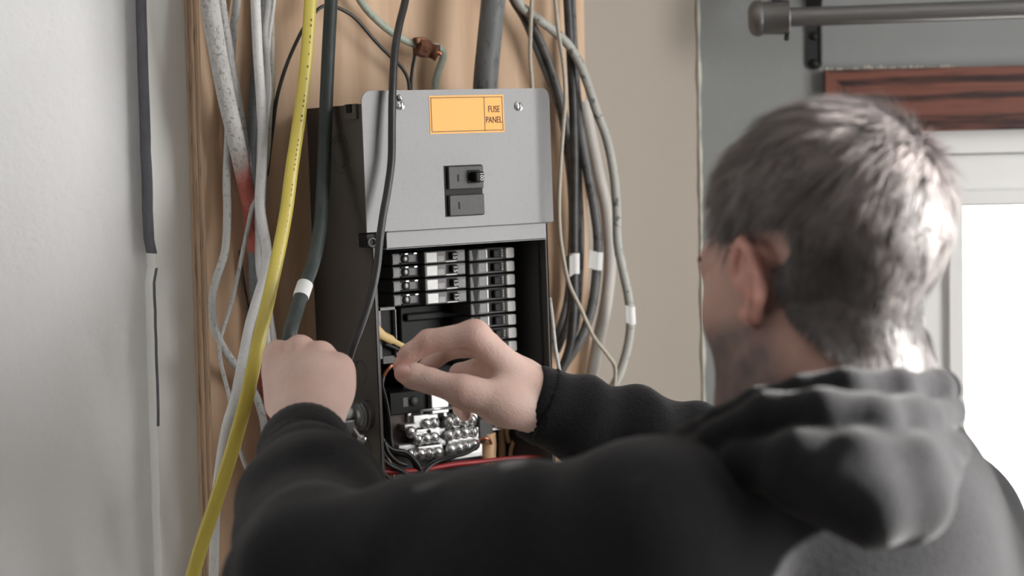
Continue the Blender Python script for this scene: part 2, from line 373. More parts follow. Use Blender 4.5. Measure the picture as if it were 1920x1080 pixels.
# the board leans a little: left edge follows the photograph's slight slant with five glued layers
lay = [0, .007, .0155, .024, .032, WY - .0006]
for i in range(5):
    b = MB(); dx = (0, .0004, -.0003, .0004, 0)[i]
    n = 40; pts = []
    for k in range(n + 1):
        z = PZ0 + (PZ1 - PZ0) * k / n
        pts.append((dx + .0006 * mnoise.noise(Vector((z * 25, i * 7, 0))), z - PZ0))
    poly = pts + [(px1 - px0, PZ1 - PZ0), (px1 - px0, 0)]
    b.prism(poly, lay[i], lay[i+1] - .0002); b.build('veneer_layer', m_ply if i == 0 else m_plys[i % 2], ply)
    if i == 0:
        bb = MB(); bb.prism([(p[0] - .0004, p[1]) for p in pts] + [(p[0] + .0006, p[1]) for p in pts[::-1]], .0006, lay[1] - .0004); bb.build('veneer_edge', m_plys[0], ply)

# ------------------------------------------------------------------ fuse panel
D = 0.1416
PR = empty('fuse_panel'); tag(PR, 'grey metal electrical fuse panel with open front and rows of breakers', 'fuse panel')
base = on(592, 960, 0)
PR.location = base; PR.rotation_euler = (0, math.radians(-1.0), 0)
bpy.context.view_layer.update()
PI_ = PR.matrix_world.inverted()
PXA = (PR.matrix_world.to_3x3() @ Vector((1, 0, 0)))
def pl(px, py, y): return PI_ @ on(px, py, y)
def pside(px, py, x=0.0): return PI_ @ on_plane(px, py, PR.matrix_world @ Vector((x, 0, 0)), PXA)
m_boxside = mat('dark_box_enamel', (0.085, 0.076, 0.068), 0.55, var=.35, vscale=14, bump=.06, bscale=200, spec=.35)
m_cover = mat('grey_cover_enamel', (0.165, 0.165, 0.165), 0.42, 0.25, var=.22, vscale=9, speck=.07, sscale=260, bump=.03, bscale=300)
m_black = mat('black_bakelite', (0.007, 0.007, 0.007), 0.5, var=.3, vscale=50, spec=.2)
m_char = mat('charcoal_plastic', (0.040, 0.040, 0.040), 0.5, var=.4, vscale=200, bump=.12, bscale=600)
m_bgrey = mat('grey_breaker_plastic', (0.085, 0.085, 0.087), 0.45, var=.4, vscale=150)
m_pale = mat('pale_breaker_face', (0.22, 0.22, 0.22), 0.5, var=.5, vscale=180)
m_sticker = mat('white_sticker', (0.90, 0.90, 0.89), 0.7, var=.18, vscale=120)
m_silver = mat('tinned_metal', (0.74, 0.74, 0.74), 0.27, 0.9, var=.25, vscale=120)
m_alu = mat('aluminium_bar', (0.66, 0.66, 0.66), 0.34, 0.75, var=.3, vscale=90)
m_copper = mat('copper', (0.62, 0.24, 0.13), 0.3, 0.9)
m_orange = mat('orange_label', (0.92, 0.42, 0.075), 0.5, var=.12, vscale=12, dark=(.95, .50, .16))
m_ink = mat('dark_ink', (0.05, 0.012, 0.01), 0.6)
m_textwhite = mat('white_print', (0.75, 0.75, 0.75), 0.6)
m_brownblock = mat('brown_phenolic', (0.055, 0.035, 0.03), .5)
m_inner = mat('inner_grey_paint', (0.16, 0.16, 0.165), .5, var=.3, vscale=20)
xL = pl(704, 600, -D).x; xR = pl(1032, 600, -D).x
zT = pl(640, 199, -D * .5).z; zB = 0.0
t = .0016
b = MB(); b.box((xL, -D, zB), (xL + t, 0, zT)); b.box((xR - t, -D, zB), (xR, 0, zT)); b.box((xL, -D, zT - t), (xR, 0, zT)); b.box((xL, -D, zB), (xR, 0, zB + t))
b.box((xL, -.004, zB), (xR, -.0008, zT)); b.box((xL, -D, zB), (xL + .004, -D + t, zT)); b.box((xR - .003, -D, zB), (xR, -D + t, zT))
b.build('box', m_boxside, PR)
b = MB(); b.box((xL + .0005, -D - .0006, zB), (xL + .0022, -D + .0004, zT)); b.build('front_edge', m_bgrey, PR)
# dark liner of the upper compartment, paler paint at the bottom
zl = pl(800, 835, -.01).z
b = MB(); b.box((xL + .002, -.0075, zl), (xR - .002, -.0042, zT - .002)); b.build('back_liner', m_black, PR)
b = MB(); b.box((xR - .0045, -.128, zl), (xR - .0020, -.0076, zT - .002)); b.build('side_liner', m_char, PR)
b = MB(); b.box((xL + .002, -.0065, .003), (xR - .002, -.0042, zl - .001)); b.build('lower_plate', m_inner, PR)
zq = pl(800, 905, -.06).z
b = MB(); b.add([(xL+.004, -.012, zl), (xR-.006, -.012, zl), (xR-.006, -.055, zq-.03), (xL+.004, -.055, zq-.03), (xL+.004, -.0095, zl), (xR-.006, -.0095, zl), (xR-.006, -.0525, zq-.03), (xL+.004, -.0525, zq-.03)],
     [(0,1,2,3),(4,5,6,7),(0,1,5,4),(1,2,6,5),(2,3,7,6),(3,0,4,7)]); b.build('slanted_baffle', m_inner, PR)
# knockouts on the left side
for (px, py, r) in ((638, 288, .021), (638, 288, .0155), (677, 698, .0125), (686, 846, .0125)):
    c = pside(px, py, xL); b = MB(); b.ring((xL, c.y, c.z), (1, 0, 0), r, .00055); b.build('knockout_ring', m_char, PR, True)
c = pside(661, 206, xL); b = MB(); b.rbox((xL - .004, c.y - .014, c.z - .010), (xL + .001, c.y + .012, c.z + .006), .0008, 1); tb = b.build('corner_tab', m_boxside, PR)
b = MB(); b.rbox((xL - .0055, c.y - .006, c.z - .003), (xL - .0038, c.y + .005, c.z + .006), .0005, 1); b.build('tab_slot', m_black, tb)
# cable connector on the side
c = pside(690, 778, xL); c = Vector((xL, c.y, c.z)); m_cast = mat('zinc_casting', (0.20, 0.20, 0.20), .45, .7, var=.4, vscale=80)
b = MB(); b.lathe(c, (-1, 0, 0), [(0, .016), (.006, .0165), (.007, .0135), (.010, .0155), (.012, .0135), (.014, .0155), (.016, .0135), (.020, .0145), (.021, .009)], 24); cc = b.build('cable_connector', m_cast, PR, True, 35)
b = MB(); b.rbox((c.x - .042, c.y - .011, c.z - .018), (c.x - .018, c.y + .011, c.z - .001), .003, 2); b.build('clamp_saddle', m_cast, cc)
b = MB(); b.rbox((c.x - .043, c.y - .0125, c.z - .0195), (c.x - .040, c.y + .0125, c.z + .006), .001, 1); b.build('clamp_strap', m_silver, cc)
b = MB(); b.lathe((c.x - .022, c.y - .010, c.z - .012), (.1, -.75, -.55), [(0, .0022), (.014, .0022), (.014, .0050), (.018, .0048), (.0195, .003)], 16); b.build('clamp_screw', m_silver, cc, True, 40)
b = MB(); b.lathe((c.x - .034, c.y - .010, c.z - .008), (0, -1, 0), [(0, .003), (.0012, .0026)], 12); b.build('clamp_hole', m_black, cc)
b = MB(); b.tube(smooth_path([c + Vector(q) for q in ((-.004, 0, .003), (-.03, -.004, .004), (-.055, -.012, .001), (-.085, -.006, -.010), (-.108, .03, -.035), (-.118, .055, -.085), (-.118, .078, -.18), (-.112, .084, -.34), (-.108, .086, -.60))], 6), .0062, 12)
b.build('clamped_cable', mat('pale_grey_sheath', (.42, .44, .41), .55), cc, True)

# cover plate over the upper half
CY = -.1515
cx0 = (pl(676, 200, CY).x + pl(690, 425, CY).x) / 2; cx1 = (pl(1036, 200, CY).x + pl(1045, 410, CY).x) / 2
cz1 = (pl(720, 167, CY).z + pl(1000, 168, CY).z) / 2; cz0 = (pl(695, 433, CY).z + pl(1040, 418, CY).z) / 2
rc = .011
def ztop(x):
    if x < cx0 + rc: return cz1 - rc + math.sqrt(max(0, rc*rc - (cx0 + rc - x)**2))
    if x > cx1 - rc: return cz1 - rc + math.sqrt(max(0, rc*rc - (x - cx1 + rc)**2))
    return cz1
xs = [cx0 + rc * (1 - math.cos(a)) for a in np.linspace(0, math.pi/2, 8)] + list(np.linspace(cx0 + rc, cx1 - .030, 6))[1:] + list(np.linspace(cx1 - .030, cx1 - rc, 8))[1:] + [cx1 - rc + rc * math.sin(a) for a in np.linspace(0, math.pi/2, 8)][1:]
def cyy(x):                                    # the right flange bends back softly
    u = max(0, x - (cx1 - .026)); return CY + min(u, .012)**2 * 14 + max(0, u - .012) * .34
b = MB(); vs = []; fs = []; n = len(xs)
for x in xs:
    for (dy) in (0, .0016):
        vs += [(x, cyy(x) + dy, cz0), (x, cyy(x) + dy, (cz0 + ztop(x)) / 2), (x, cyy(x) + dy, ztop(x))]
for i in range(n - 1):
    a = i * 6; c = a + 6
    fs += [(a, c, c+1, a+1), (a+1, c+1, c+2, a+2), (a+3, a+4, c+4, c+3), (a+4, a+5, c+5, c+4), (a+2, c+2, c+5, a+5), (a, a+3, c+3, c)]
fs += [(0, 1, 4, 3), (1, 2, 5, 4), ((n-1)*6, (n-1)*6+3, (n-1)*6+4, (n-1)*6+1), ((n-1)*6+1, (n-1)*6+4, (n-1)*6+5, (n-1)*6+2)]
b.add(vs, fs); cover = b.build('cover_plate', m_cover, PR, True, 30)
lz0 = (pl(735, 466, CY + .003).z + pl(1020, 450, CY + .003).z) / 2; lx0 = pl(724, 450, CY + .003).x; lx1 = pl(1024, 437, CY + .003).x
b = MB(); b.rbox((lx0, CY + .0024, lz0), (lx1, CY + .0042, cz0 + .001), .0006, 1); b.box((lx0, CY + .0024, lz0), (lx1, CY + .028, lz0 + .0014)); b.build('cover_lip', m_cover, PR)
b = MB(); b.box((lx0 + .001, CY + .0005, cz0 - .0012), (lx1 + .004, CY + .003, cz0 - .0002)); b.build('fold_line', m_char, PR)
b = MB(); b.rbox((cx0 + .001, CY + .004, lz0 + .003), (lx0 - .002, CY + .022, cz0 - .001), .001, 1); br = b.build('hinge_bracket', m_black, PR)
b = MB(); b.ring((cx0 + .007, CY + .003, (lz0 + cz0) / 2 - .001), (0, 1, 0), .0042, .0012, 16); b.build('hinge_loop', m_bgrey, br, True)
b = MB(); b.tube(smooth_path([(cx0 + .012, CY + .002, cz0 - .001), (cx0 + .0145, CY, cz0 - .006), (cx0 + .0125, CY, cz0 - .011), (cx0 + .015, CY + .002, cz0 - .018)], 4), .0008, 6); b.build('hinge_spring', m_silver, br, True)
for (px, py) in ((750, 197), (972, 199)):
    c = pl(px, py, CY); b = MB(); b.lathe((c.x, CY, c.z), (0, -1, 0), [(0, .0052), (.001, .0052), (.0022, .0035), (.0026, .001)], 18); s_ = b.build('cover_screw', m_silver, PR, True, 40)
    b = MB(); b.box((c.x - .0006, CY - .0030, c.z - .0035), (c.x + .0006, CY - .0018, c.z + .0035)); b.build('screw_slot', m_black, s_)
b = MB(); b.tube([(pl(750, 188, CY).x, CY - .002, pl(750, 188, CY).z), (pl(745, 185, CY).x, CY - .004, pl(745, 183, CY).z + .002)], .002, 8); b.build('cover_latch', m_silver, PR, True)
# orange label with its print
a0 = pl(804, 179, CY); a1 = pl(946, 250, CY); a0z = (pl(804, 178, CY).z + pl(944, 179, CY).z) / 2; a1z = (pl(806, 250, CY).z + pl(946, 249, CY).z) / 2
y = CY - .0004
b = MB(); b.box((a0.x, y, a1z), (a1.x, CY + .0001, a0z)); lab = b.build('orange_label', m_orange, PR); lab['label'] = 'orange adhesive label reading FUSE PANEL'
e = .0016; w = .0007
b = MB(); X0, X1, Z0, Z1 = a0.x + e, a1.x - e, a1z + e * 1.2, a0z - e * 1.2
for lo, hi in (((X0, Z1 - w), (X1, Z1)), ((X0, Z0), (X1, Z0 + w)), ((X0, Z0), (X0 + w, Z1)), ((X1 - w, Z0), (X1, Z1))): b.box((lo[0], y - .0002, lo[1]), (hi[0], y, hi[1]))
xd = pl(908, 214, CY).x; b.box((xd - w/2, y - .0002, Z0), (xd + w/2, y, Z1)); b.build('label_border', m_ink, lab)
cz = (a0z + a1z) / 2
for body, py in (('FUSE', 205), ('PANEL', 225)):
    c = pl(926, py, y); tt = text_part('label_text', body, .0098, m_ink, lab, (c.x, y - .0002, c.z), (math.pi / 2, 0, 0)); tt.scale = (.72, 1.0, 1)
# main breaker in the cover
q0 = pl(832, 311, CY); q1 = pl(906, 403, CY); zm0 = pl(868, 354, CY).z; zm1 = pl(868, 365, CY).z
b = MB(); b.box((q0.x, CY - .0006, q1.z), (q1.x, CY + .03, q0.z)); mb_ = b.build('main_breaker', m_black, PR)
for (z0, z1) in ((zm0, q0.z - .001), (q1.z + .0008, zm1)):
    b = MB(); b.rbox((q0.x + .003, CY - .0046, z0), (q1.x - .0005, CY + .002, z1), .0008, 2); pole = b.build('breaker_pole', m_char, mb_)
    zc = (z0 + z1) / 2
    b = MB(); b.box((q0.x + .0135, CY - .0049, zc - .004), (q0.x + .0155, CY - .0040, zc + .0035)); b.build('test_slot', m_black, mb_)
zc = (zm0 + q0.z) / 2; hx = pl(884, 330, CY).x
b = MB(); b.rbox((hx - .009, CY - .0050, zc - .0075), (hx + .0085, CY - .0030, zc + .0075), .0015, 2); b.build('handle_well', m_black, mb_)
b = MB(); b.rbox((hx - .004, CY - .016, zc - .0058), (hx + .0068, CY - .004, zc + .0052), .0016, 2); b.build('main_toggle', m_black, mb_)
text_part('rating_text', '100', .0062, m_textwhite, mb_, (hx + .003, CY - .0163, zc), (math.pi / 2, math.radians(90), 0))

# branch breakers, left column
BY = -.093
def left_breaker():
    r = MB()
    r.rbox((0, BY + .010, -.0062), (.040, BY + .045, .0062), .0008, 1)           # terminal end, set back
    r.rbox((.0375, BY, -.0066), (.0935, BY + .045, .0066), .0008, 1)
    o = r.build('circuit_breaker', m_bgrey, PR)
    b = MB(); b.box((.0005, BY + .0085, -.0045), (.0085, BY + .0102, .0045)); b.build('terminal_tab', m_pale, o)
    b = MB(); b.lathe((.017, BY + .0105, 0), (0, -1, 0), [(0, .0052), (.002, .005), (.003, .003), (.0032, .001)], 16); b.build('terminal_screw', mat('steel_screw', (.10, .10, .10), .3, .8), o, True)
    b = MB(); b.rbox((.0105, BY + .008, -.0058), (.034, BY + .0104, -.0040), .0004, 1); b.rbox((.0105, BY + .008, .0040), (.034, BY + .0104, .0058), .0004, 1); b.build('barrier', m_black, o)
    for xx in (.016, .028):
        b = MB(); b.rbox((xx, BY + .0070, .0045), (xx + .004, BY + .0085, .0060), .0003, 1); b.build('contact', m_silver, o)
    b = MB(); b.rbox((.0400, BY - .0006, -.0052), (.0545, BY + .0004, .0052), .0003, 1); b.build('sticker', m_sticker, o)
    b = MB()
    for k in range(6): b.box((.0560 + k * .0014, BY - .0003, -.0050), (.0565 + k * .0014, BY + .0002, .001))
    b.build('print_lines', m_sticker, o)
    b = MB(); b.rbox((.0665, BY - .0004, -.0045), (.0810, BY + .001, .0055), .0003, 1); b.build('handle_slot', m_black, o)
    b = MB(); b.rbox((.0720, BY - .0055, -.0036), (.0795, BY + .001, .0046), .0008, 2); b.build('handle', m_black, o)
    b = MB(); b.box((.0665, BY - .0006, -.0060), (.0810, BY + .0002, -.0050)); b.build('handle_ledge', m_sticker, o)
    b = MB(); b.box((.0830, BY - .0004, -.0050), (.0925, BY + .0002, .0035)); b.build('face_plate', m_pale, o)
    text_part('rating_text', '15', .0078, m_textwhite, o, (.0760, BY - .0058, .0005), (math.pi / 2, math.radians(90), 0))
    return o
lb0 = left_breaker(); lx = pl(736, 520, BY + .01).x; lend = pl(875, 520, BY).x
sxl = (lend - lx) / .0945
rows_l = [484, 509, 535, 561]
for i, py in enumerate(rows_l):
    o = lb0 if i == 0 else copy_part(lb0, PR)
    o.location = (lx, 0, pl(806, py - 1, BY).z); o.scale = (sxl, 1, 1.0)
# branch breakers, right column
def right_breaker():
    r = MB(); r.rbox((0, BY - .004, -.0062), (.024, BY + .04, .0062), .0008, 1)
    r.rbox((.0235, BY + .000, -.0064), (.0640, BY + .04, .0064), .0008, 1)
    o = r.build('circuit_breaker', m_bgrey, PR)
    b = MB(); b.prism([(.006, -.0058), (.010, -.0058), (.012, .0058), (.004, .0058)], BY - .0046, BY - .0038); b.build('dark_groove', m_black, o)  # black wedge laid on the raised end of the face
    b = MB(); b.box((.0125, BY - .0045, -.0040), (.0215, BY - .0038, .0052)); b.build('face_plate', m_pale, o)
    b = MB(); b.box((.0245, BY - .0006, -.0042), (.0275, BY + .0002, .0050)); b.build('print_bar', m_sticker, o)
    b = MB(); b.rbox((.0282, BY - .0008, -.0048), (.0475, BY + .001, .0054), .0004, 1); b.build('handle_slot', m_black, o)
    b = MB(); b.rbox((.0330, BY - .0060, -.0040), (.0410, BY + .001, .0044), .0009, 2); b.build('handle', m_black, o)
    b = MB(); [b.box((.0485, BY - .0005, -.0035 + k * .0028), (.0500, BY + .0002, -.0018 + k * .0028)) for k in range(3)]; b.build('print_lines', m_sticker, o)
    b = MB(); q_ = []
    for cx_, cz_, a0_ in ((.0610, .0041, 0), (.0530, .0041, 90), (.0530, -.0037, 180), (.0610, -.0037, 270)):
        q_ += [(cx_ + .0015 * math.cos(math.radians(a0_ + d_)), cz_ + .0015 * math.sin(math.radians(a0_ + d_))) for d_ in (0, 30, 60, 90)]
    b.prism(q_, BY - .0050, BY + .0006); b.build('sticker', m_sticker, o)
    return o
rb0 = right_breaker(); sxr = (pl(963, 550, BY).x - pl(878, 550, BY).x) / .064
for i in range(9):
    py = 473.5 + i * 25.2; px = 876 + i * 0.8
    o = rb0 if i == 0 else copy_part(rb0, PR)
    o.location = (pl(px, py + 1, BY).x, 0, pl(915, py + 3, BY).z); o.scale = (sxr, 1, 1.02)
# bus shield, side bracket, lower breakers
b = MB(); z1 = pl(800, 572, -.06).z; z0 = pl(800, 775, -.06).z
b.rbox((pl(750, 650, -.05).x, -.052, z0), (pl(880, 650, -.05).x, -.02, z1), .002, 1); b.build('bus_shield', m_black, PR)
b = MB(); b.rbox((pl(760, 590, -.055).x, -.058, pl(800, 600, -.055).z), (pl(860, 590, -.055).x, -.052, pl(800, 585, -.055).z), .002, 2); b.build('bus_ridge', m_black, PR)
yb = -.105; f0 = pl(708, 578, yb); f1_ = pl(746, 670, yb)
b = MB(); wv = .0028
b.box((f0.x, yb, f0.z - wv), (f1_.x, yb + .012, f0.z)); b.box((f0.x, yb, f1_.z), (f0.x + .0035, yb + .012, f0.z)); b.box((f1_.x - .0012, yb, f1_.z), (f1_.x, yb + .012, f0.z)); b.build('side_bracket', m_pale, PR)
b = MB(); b.box((f0.x + .003, yb + .006, f1_.z), (f1_.x - .001, yb + .012, f0.z - .002)); b.build('bracket_panel', m_black, PR)
b = MB(); b.box((f0.x + .006, yb + .003, f1_.z - .006), (f1_.x + .014, yb + .008, f1_.z + .002)); b.build('bracket_foot', m_bgrey, PR)
for (px, py) in ((770, 752),):
    c = pl(px, py, -.07); b = MB(); b.rbox((c.x - .028, -.074, c.z - .013), (c.x + .024, -.03, c.z + .012), .001, 1); lb = b.build('lower_breaker', m_black, PR)
    b = MB(); b.lathe((c.x + .002, -.074, c.z), (0, -1, 0), [(0, .006), (.002, .0055), (.003, .002)], 16); b.build('terminal_screw', m_char, lb, True)
    b = MB(); b.box((c.x - .012, -.0746, c.z - .005), (c.x - .006, -.0738, c.z + .005)); b.build('print_bar', m_bgrey, lb)
c = pl(818, 754, -.075); b = MB(); b.rbox((c.x - .010, -.082, c.z - .012), (c.x + .012, -.06, c.z + .012), .001, 1); b.build('bus_lug', m_alu, PR)
c0_ = pl(788, 770, -.085); c1_ = pl(848, 764, -.085); b = MB(); b.tube([c0_, c1_], .0016, 8); b.build('bus_pin', m_silver, PR, True)
# neutral terminal blocks: stepped aluminium bars with domed screws
NY = -.078
def nz(px, py): return pl(px, py, NY)
b = MB(); p_ = nz(752, 800); p2_ = nz(905, 860); b.rbox((nz(738, 800).x, NY + .012, nz(800, 862).z), (nz(790, 800).x, NY + .03, nz(800, 768).z), .001, 1); b.build('phenolic_base', m_brownblock, PR)
for name_px in ((776, 823), (836, 897)):
    xa, xb = nz(name_px[0], 810).x, nz(name_px[1], 810).x
    for (pa, pb, dy) in ((777, 801, 0), (803, 832, -.004), (834, 858, -.008)):
        mid = (name_px[0] + name_px[1]) / 2
        b = MB(); b.rbox((xa, NY + dy, nz(mid, pb).z), (xb, NY + .02, nz(mid, pa).z), .0012, 2); tb_ = b.build('terminal_bar', m_alu, PR)
b = MB(); b.rbox((nz(746, 840).x, NY - .002, nz(760, 852).z), (nz(778, 840).x, NY + .012, nz(760, 833).z), .0008, 1); b.build('terminal_bar', m_alu, PR)
b = MB(); b.rbox((nz(757, 800).x, NY - .002, nz(770, 806).z), (nz(780, 800).x, NY + .012, nz(770, 794).z), .0008, 1); b.build('terminal_bar', m_alu, PR)
b = MB(); b.rbox((nz(822, 800).x, NY - .001, nz(828, 836).z), (nz(834, 800).x, NY + .018, nz(828, 803).z), .0006, 1); b.build('terminal_divider', m_alu, PR)
for px, py in ((787, 776), (829, 776)):
    c = nz(px, py); b = MB(); b.rbox((c.x - .011, NY + .008, c.z - .010), (c.x + .011, NY + .02, c.z + .010), .001, 1); cp = b.build('lug_block', m_alu, PR)
    b = MB(); b.lathe((c.x, NY + .0082, c.z - .003), (0, -1, 0), [(0, .0072), (.0006, .0070)], 18); b.build('lug_hole', m_black, cp)
screws = [(770, 810), (784, 825), (799, 795), (813, 793), (799, 822), (813, 820), (770, 852), (788, 851), (804, 850), (820, 848),
          (842, 790), (856, 788), (870, 790), (883, 787), (842, 816), (856, 813), (871, 811), (885, 809), (845, 842), (860, 839), (874, 836), (889, 834)]
first = None
for (px, py) in screws:
    dy = 0 if py < 802 else (-.004 if py < 830 else -.008)
    c = pl(px, py, NY + dy)
    if first is None:
        b = MB(); b.lathe((0, 0, 0), (0, -1, 0), [(0, .0066), (.0016, .0068), (.0040, .0056), (.0055, .0036), (.0060, .001)], 18); first = b.build('terminal_screw', m_silver, PR, True, 60); o = first
        b = MB(); b.box((-.0055, -.0064, -.0005), (.0055, -.0046, .0005)); b.build('screw_slot', m_char, o)
    else: o = copy_part(first, PR)
    o.location = (c.x, NY + dy, c.z); o.rotation_euler = (0, random.uniform(-1.5, 1.5), 0)
for px, py in ((804, 809), (848, 803), (828, 818)):
    c = pl(px, py, NY - .004); b = MB(); b.lathe((c.x, NY - .0046, c.z), (0, -1, 0), [(0, .0024), (.0008, .0022)], 12); b.build('wire_hole', m_black, PR)
# main lug with copper conductor and wood strip at right
c = nz(905, 800); b = MB(); b.rbox((c.x - .008, NY - .006, c.z - .016), (c.x + .010, NY + .012, c.z + .010), .001, 1); lg = b.build('ground_lug', m_char, PR)
b = MB(); b.lathe((c.x + .018, NY - .004, c.z + .004), (0, -1, 0), [(0, .008), (.003, .008), (.006, .005), (.007, .001)], 18); b.build('lug_screw', m_silver, lg, True)
b = MB(); b.rbox((c.x + .011, NY - .002, c.z - .006), (c.x + .024, NY + .012, c.z + .012), .001, 1); b.build('lug_plate', m_alu, lg)
m_tanwire = mat('tan_insulation', (.58, .36, .20), .5, var=.2, vscale=30)
def panel_wire(pts, r, m, name='wire', lab=None):
    b = MB(); b.tube(smooth_path([pl(*p) for p in pts], 7), r, 9); o = b.build(name, m, PR, True)
    if lab: o['label'] = lab
    return o
m_bwire = mat('black_wire', (.012, .012, .012), .35); m_rwire = mat('red_wire', (.36, .018, .022), .4, var=.2, vscale=30); m_wwire = mat('white_wire', (.7, .7, .68), .5); m_ywire = mat('cream_wire', (.62, .45, .20), .5)
panel_wire([(915, 812, NY), (916, 840, NY), (914, 880, NY - .004), (910, 930, NY)], .0088, m_tanwire)
panel_wire([(940, 790, -.05), (941, 830, -.05), (940, 900, -.05)], .0045, m_tanwire)
panel_wire([(898, 826, NY - .010), (908, 822, NY - .014), (917, 824, NY - .014), (921, 832, NY - .010)], .0016, m_copper)
panel_wire([(954, 830, -.06), (950, 810, -.06), (958, 795, -.06), (966, 815, -.06), (958, 845, -.06), (955, 880, -.06)], .0026, m_tanwire)
panel_wire([(960, 850, -.04), (965, 820, -.04), (985, 790, -.04), (1010, 770, -.04)], .003, m_bwire)
panel_wire([(1000, 850, -.09), (1010, 825, -.09), (1024, 800, -.09), (1034, 780, -.09)], .004, m_bwire)
panel_wire([(980, 800, -.03), (990, 830, -.03), (1010, 860, -.03)], .003, m_wwire)
# loose end with bare copper held near the thumb, running down the left
panel_wire([(719, 706, -.118), (716, 722, -.118), (722, 745, -.112), (727, 770, -.108), (731, 800, -.105), (733, 828, -.105), (740, 848, -.105), (765, 856, -.108), (776, 868, -.11), (782, 890, -.112), (778, 915, -.11)], .0024, m_bwire)
panel_wire([(719, 706, -.118), (724, 697, -.119), (730, 690, -.12), (735, 684, -.12)], .0019, m_copper, 'bare_copper_end')
for pts in ([(707, 800, -.11), (716, 822, -.112), (733, 842, -.115), (760, 848, -.116), (776, 862, -.116), (790, 884, -.116), (800, 910, -.112)],
            [(712, 858, -.12), (730, 872, -.122), (755, 884, -.122), (772, 898, -.12), (780, 915, -.12)],
            [(715, 880, -.125), (726, 894, -.126), (748, 904, -.126), (775, 912, -.125)],
            [(720, 828, -.118), (728, 850, -.12), (745, 866, -.12), (762, 872, -.12)],
            [(897, 832, NY - .012), (880, 846, NY - .016), (850, 856, NY - .022), (818, 866, -.11), (800, 880, -.118), (794, 898, -.12), (802, 918, -.12)]):
    panel_wire(pts, .0027, m_bwire)
for pts in ([(716, 884, -.118), (760, 884, -.115), (800, 880, -.112), (850, 871, -.112), (900, 866, -.112), (960, 860, -.112), (1016, 857, -.11)],):
    panel_wire(pts, .0030, m_rwire)
for pts in ([(714, 836, -.11), (726, 858, -.112), (736, 885, -.114), (741, 915, -.112)], [(712, 846, -.105), (722, 868, -.108), (734, 895, -.108), (738, 920, -.108)], [(712, 850, -.1), (730, 900, -.1), (745, 925, -.1)]):
    panel_wire(pts, .0017, m_copper)
panel_wire([(713, 838, -.112), (722, 850, -.113), (732, 870, -.112), (737, 890, -.11)], .0018, m_wwire)
b = MB(); b.tube(smooth_path([pl(*p) for p in ((704, 616, -.115), (716, 628, -.114), (735, 638, -.112), (765, 654, -.112), (790, 668, -.11))], 6), [.0055] * 7 + [.0048] * 6 + [.003] * 12, 10, flat=(.5, Vector((0, 1, .1)))); b.build('wire', m_ywire, PR, True)
panel_wire([(722, 644, -.108), (745, 654, -.108), (780, 668, -.106)], .0022, m_char)
for k in range(3): panel_wire([(728, 668 + k * 3, -.1), (745, 672 + k * 3, -.1), (775, 676 + k * 3, -.1)], .0013, m_bgrey)
# ------------------------------------------------------------------ cables around the panel (pixel x, pixel y, metres in front of the board)
def cmat(name, c, dirt=.5, rough=.55, dark=None, ss=220): return mat(name, c, rough, var=.25, vscale=25, speck=dirt, sscale=ss, bump=.08, bscale=200, dark=dark)
m_tape = mat('white_tape', (.72, .72, .71), .7, var=.1, vscale=60)
m_braid = mat('woven_grey_sheath', (.50, .49, .475), .85, var=.35, vscale=60, speck=.45, sscale=230, bump=.5, bscale=260, dark=(.30, .29, .28))
m_wsheath = cmat('white_sheath', (.66, .66, .665), .12); m_wsheath2 = cmat('grey_white_sheath', (.50, .50, .49), .35)
m_beigec = cmat('beige_sheath', (.43, .40, .34), .3); m_teal = cmat('slate_sheath', (.14, .155, .155), .4)
m_dgreen = mat('dark_green_sheath', (.022, .032, .030), .45, var=.55, vscale=55, dark=(.065, .075, .075), speck=.0, bump=.15, bscale=180, scratch=(1, 1, .4))
m_blackc = mat('black_rubber', (.018, .018, .018), .4, var=.4, vscale=40, dark=(.05, .05, .05))
m_yellow = mat('yellow_sheath', (.56, .46, .085), .4, var=.2, vscale=8, dark=(.46, .37, .05), coat=.2)
m_mint = cmat('weathered_green_sheath', (.38, .43, .36), .25); m_grn = cmat('green_sheath', (.10, .14, .085), .3)
m_conduit = mat('grey_conduit', (.17, .175, .175), .55, var=.6, vscale=45, dark=(.06, .06, .06), speck=.5, sscale=160, scratch=(1, 1, .35))
m_gcab = mat('grey_cable', (.12, .12, .12), .5, var=.5, vscale=60, dark=(.045, .045, .045), speck=.5, sscale=120)
m_lgcab = mat('light_grey_cable', (.40, .40, .37), .55, var=.3, vscale=40, speck=.75, sscale=85)
m_dkcab = mat('black_speckled_cable', (.025, .025, .025), .45, var=.5, vscale=55, dark=(.085, .085, .085))
m_pipe = cmat('pale_plastic_pipe', (.48, .45, .42), .05)
m_thin = cmat('thin_beige_wire', (.42, .38, .31), .15)
m_print = mat('dark_print', (.16, .13, .02), .6); m_lprint = mat('pale_print', (.32, .33, .33), .6)

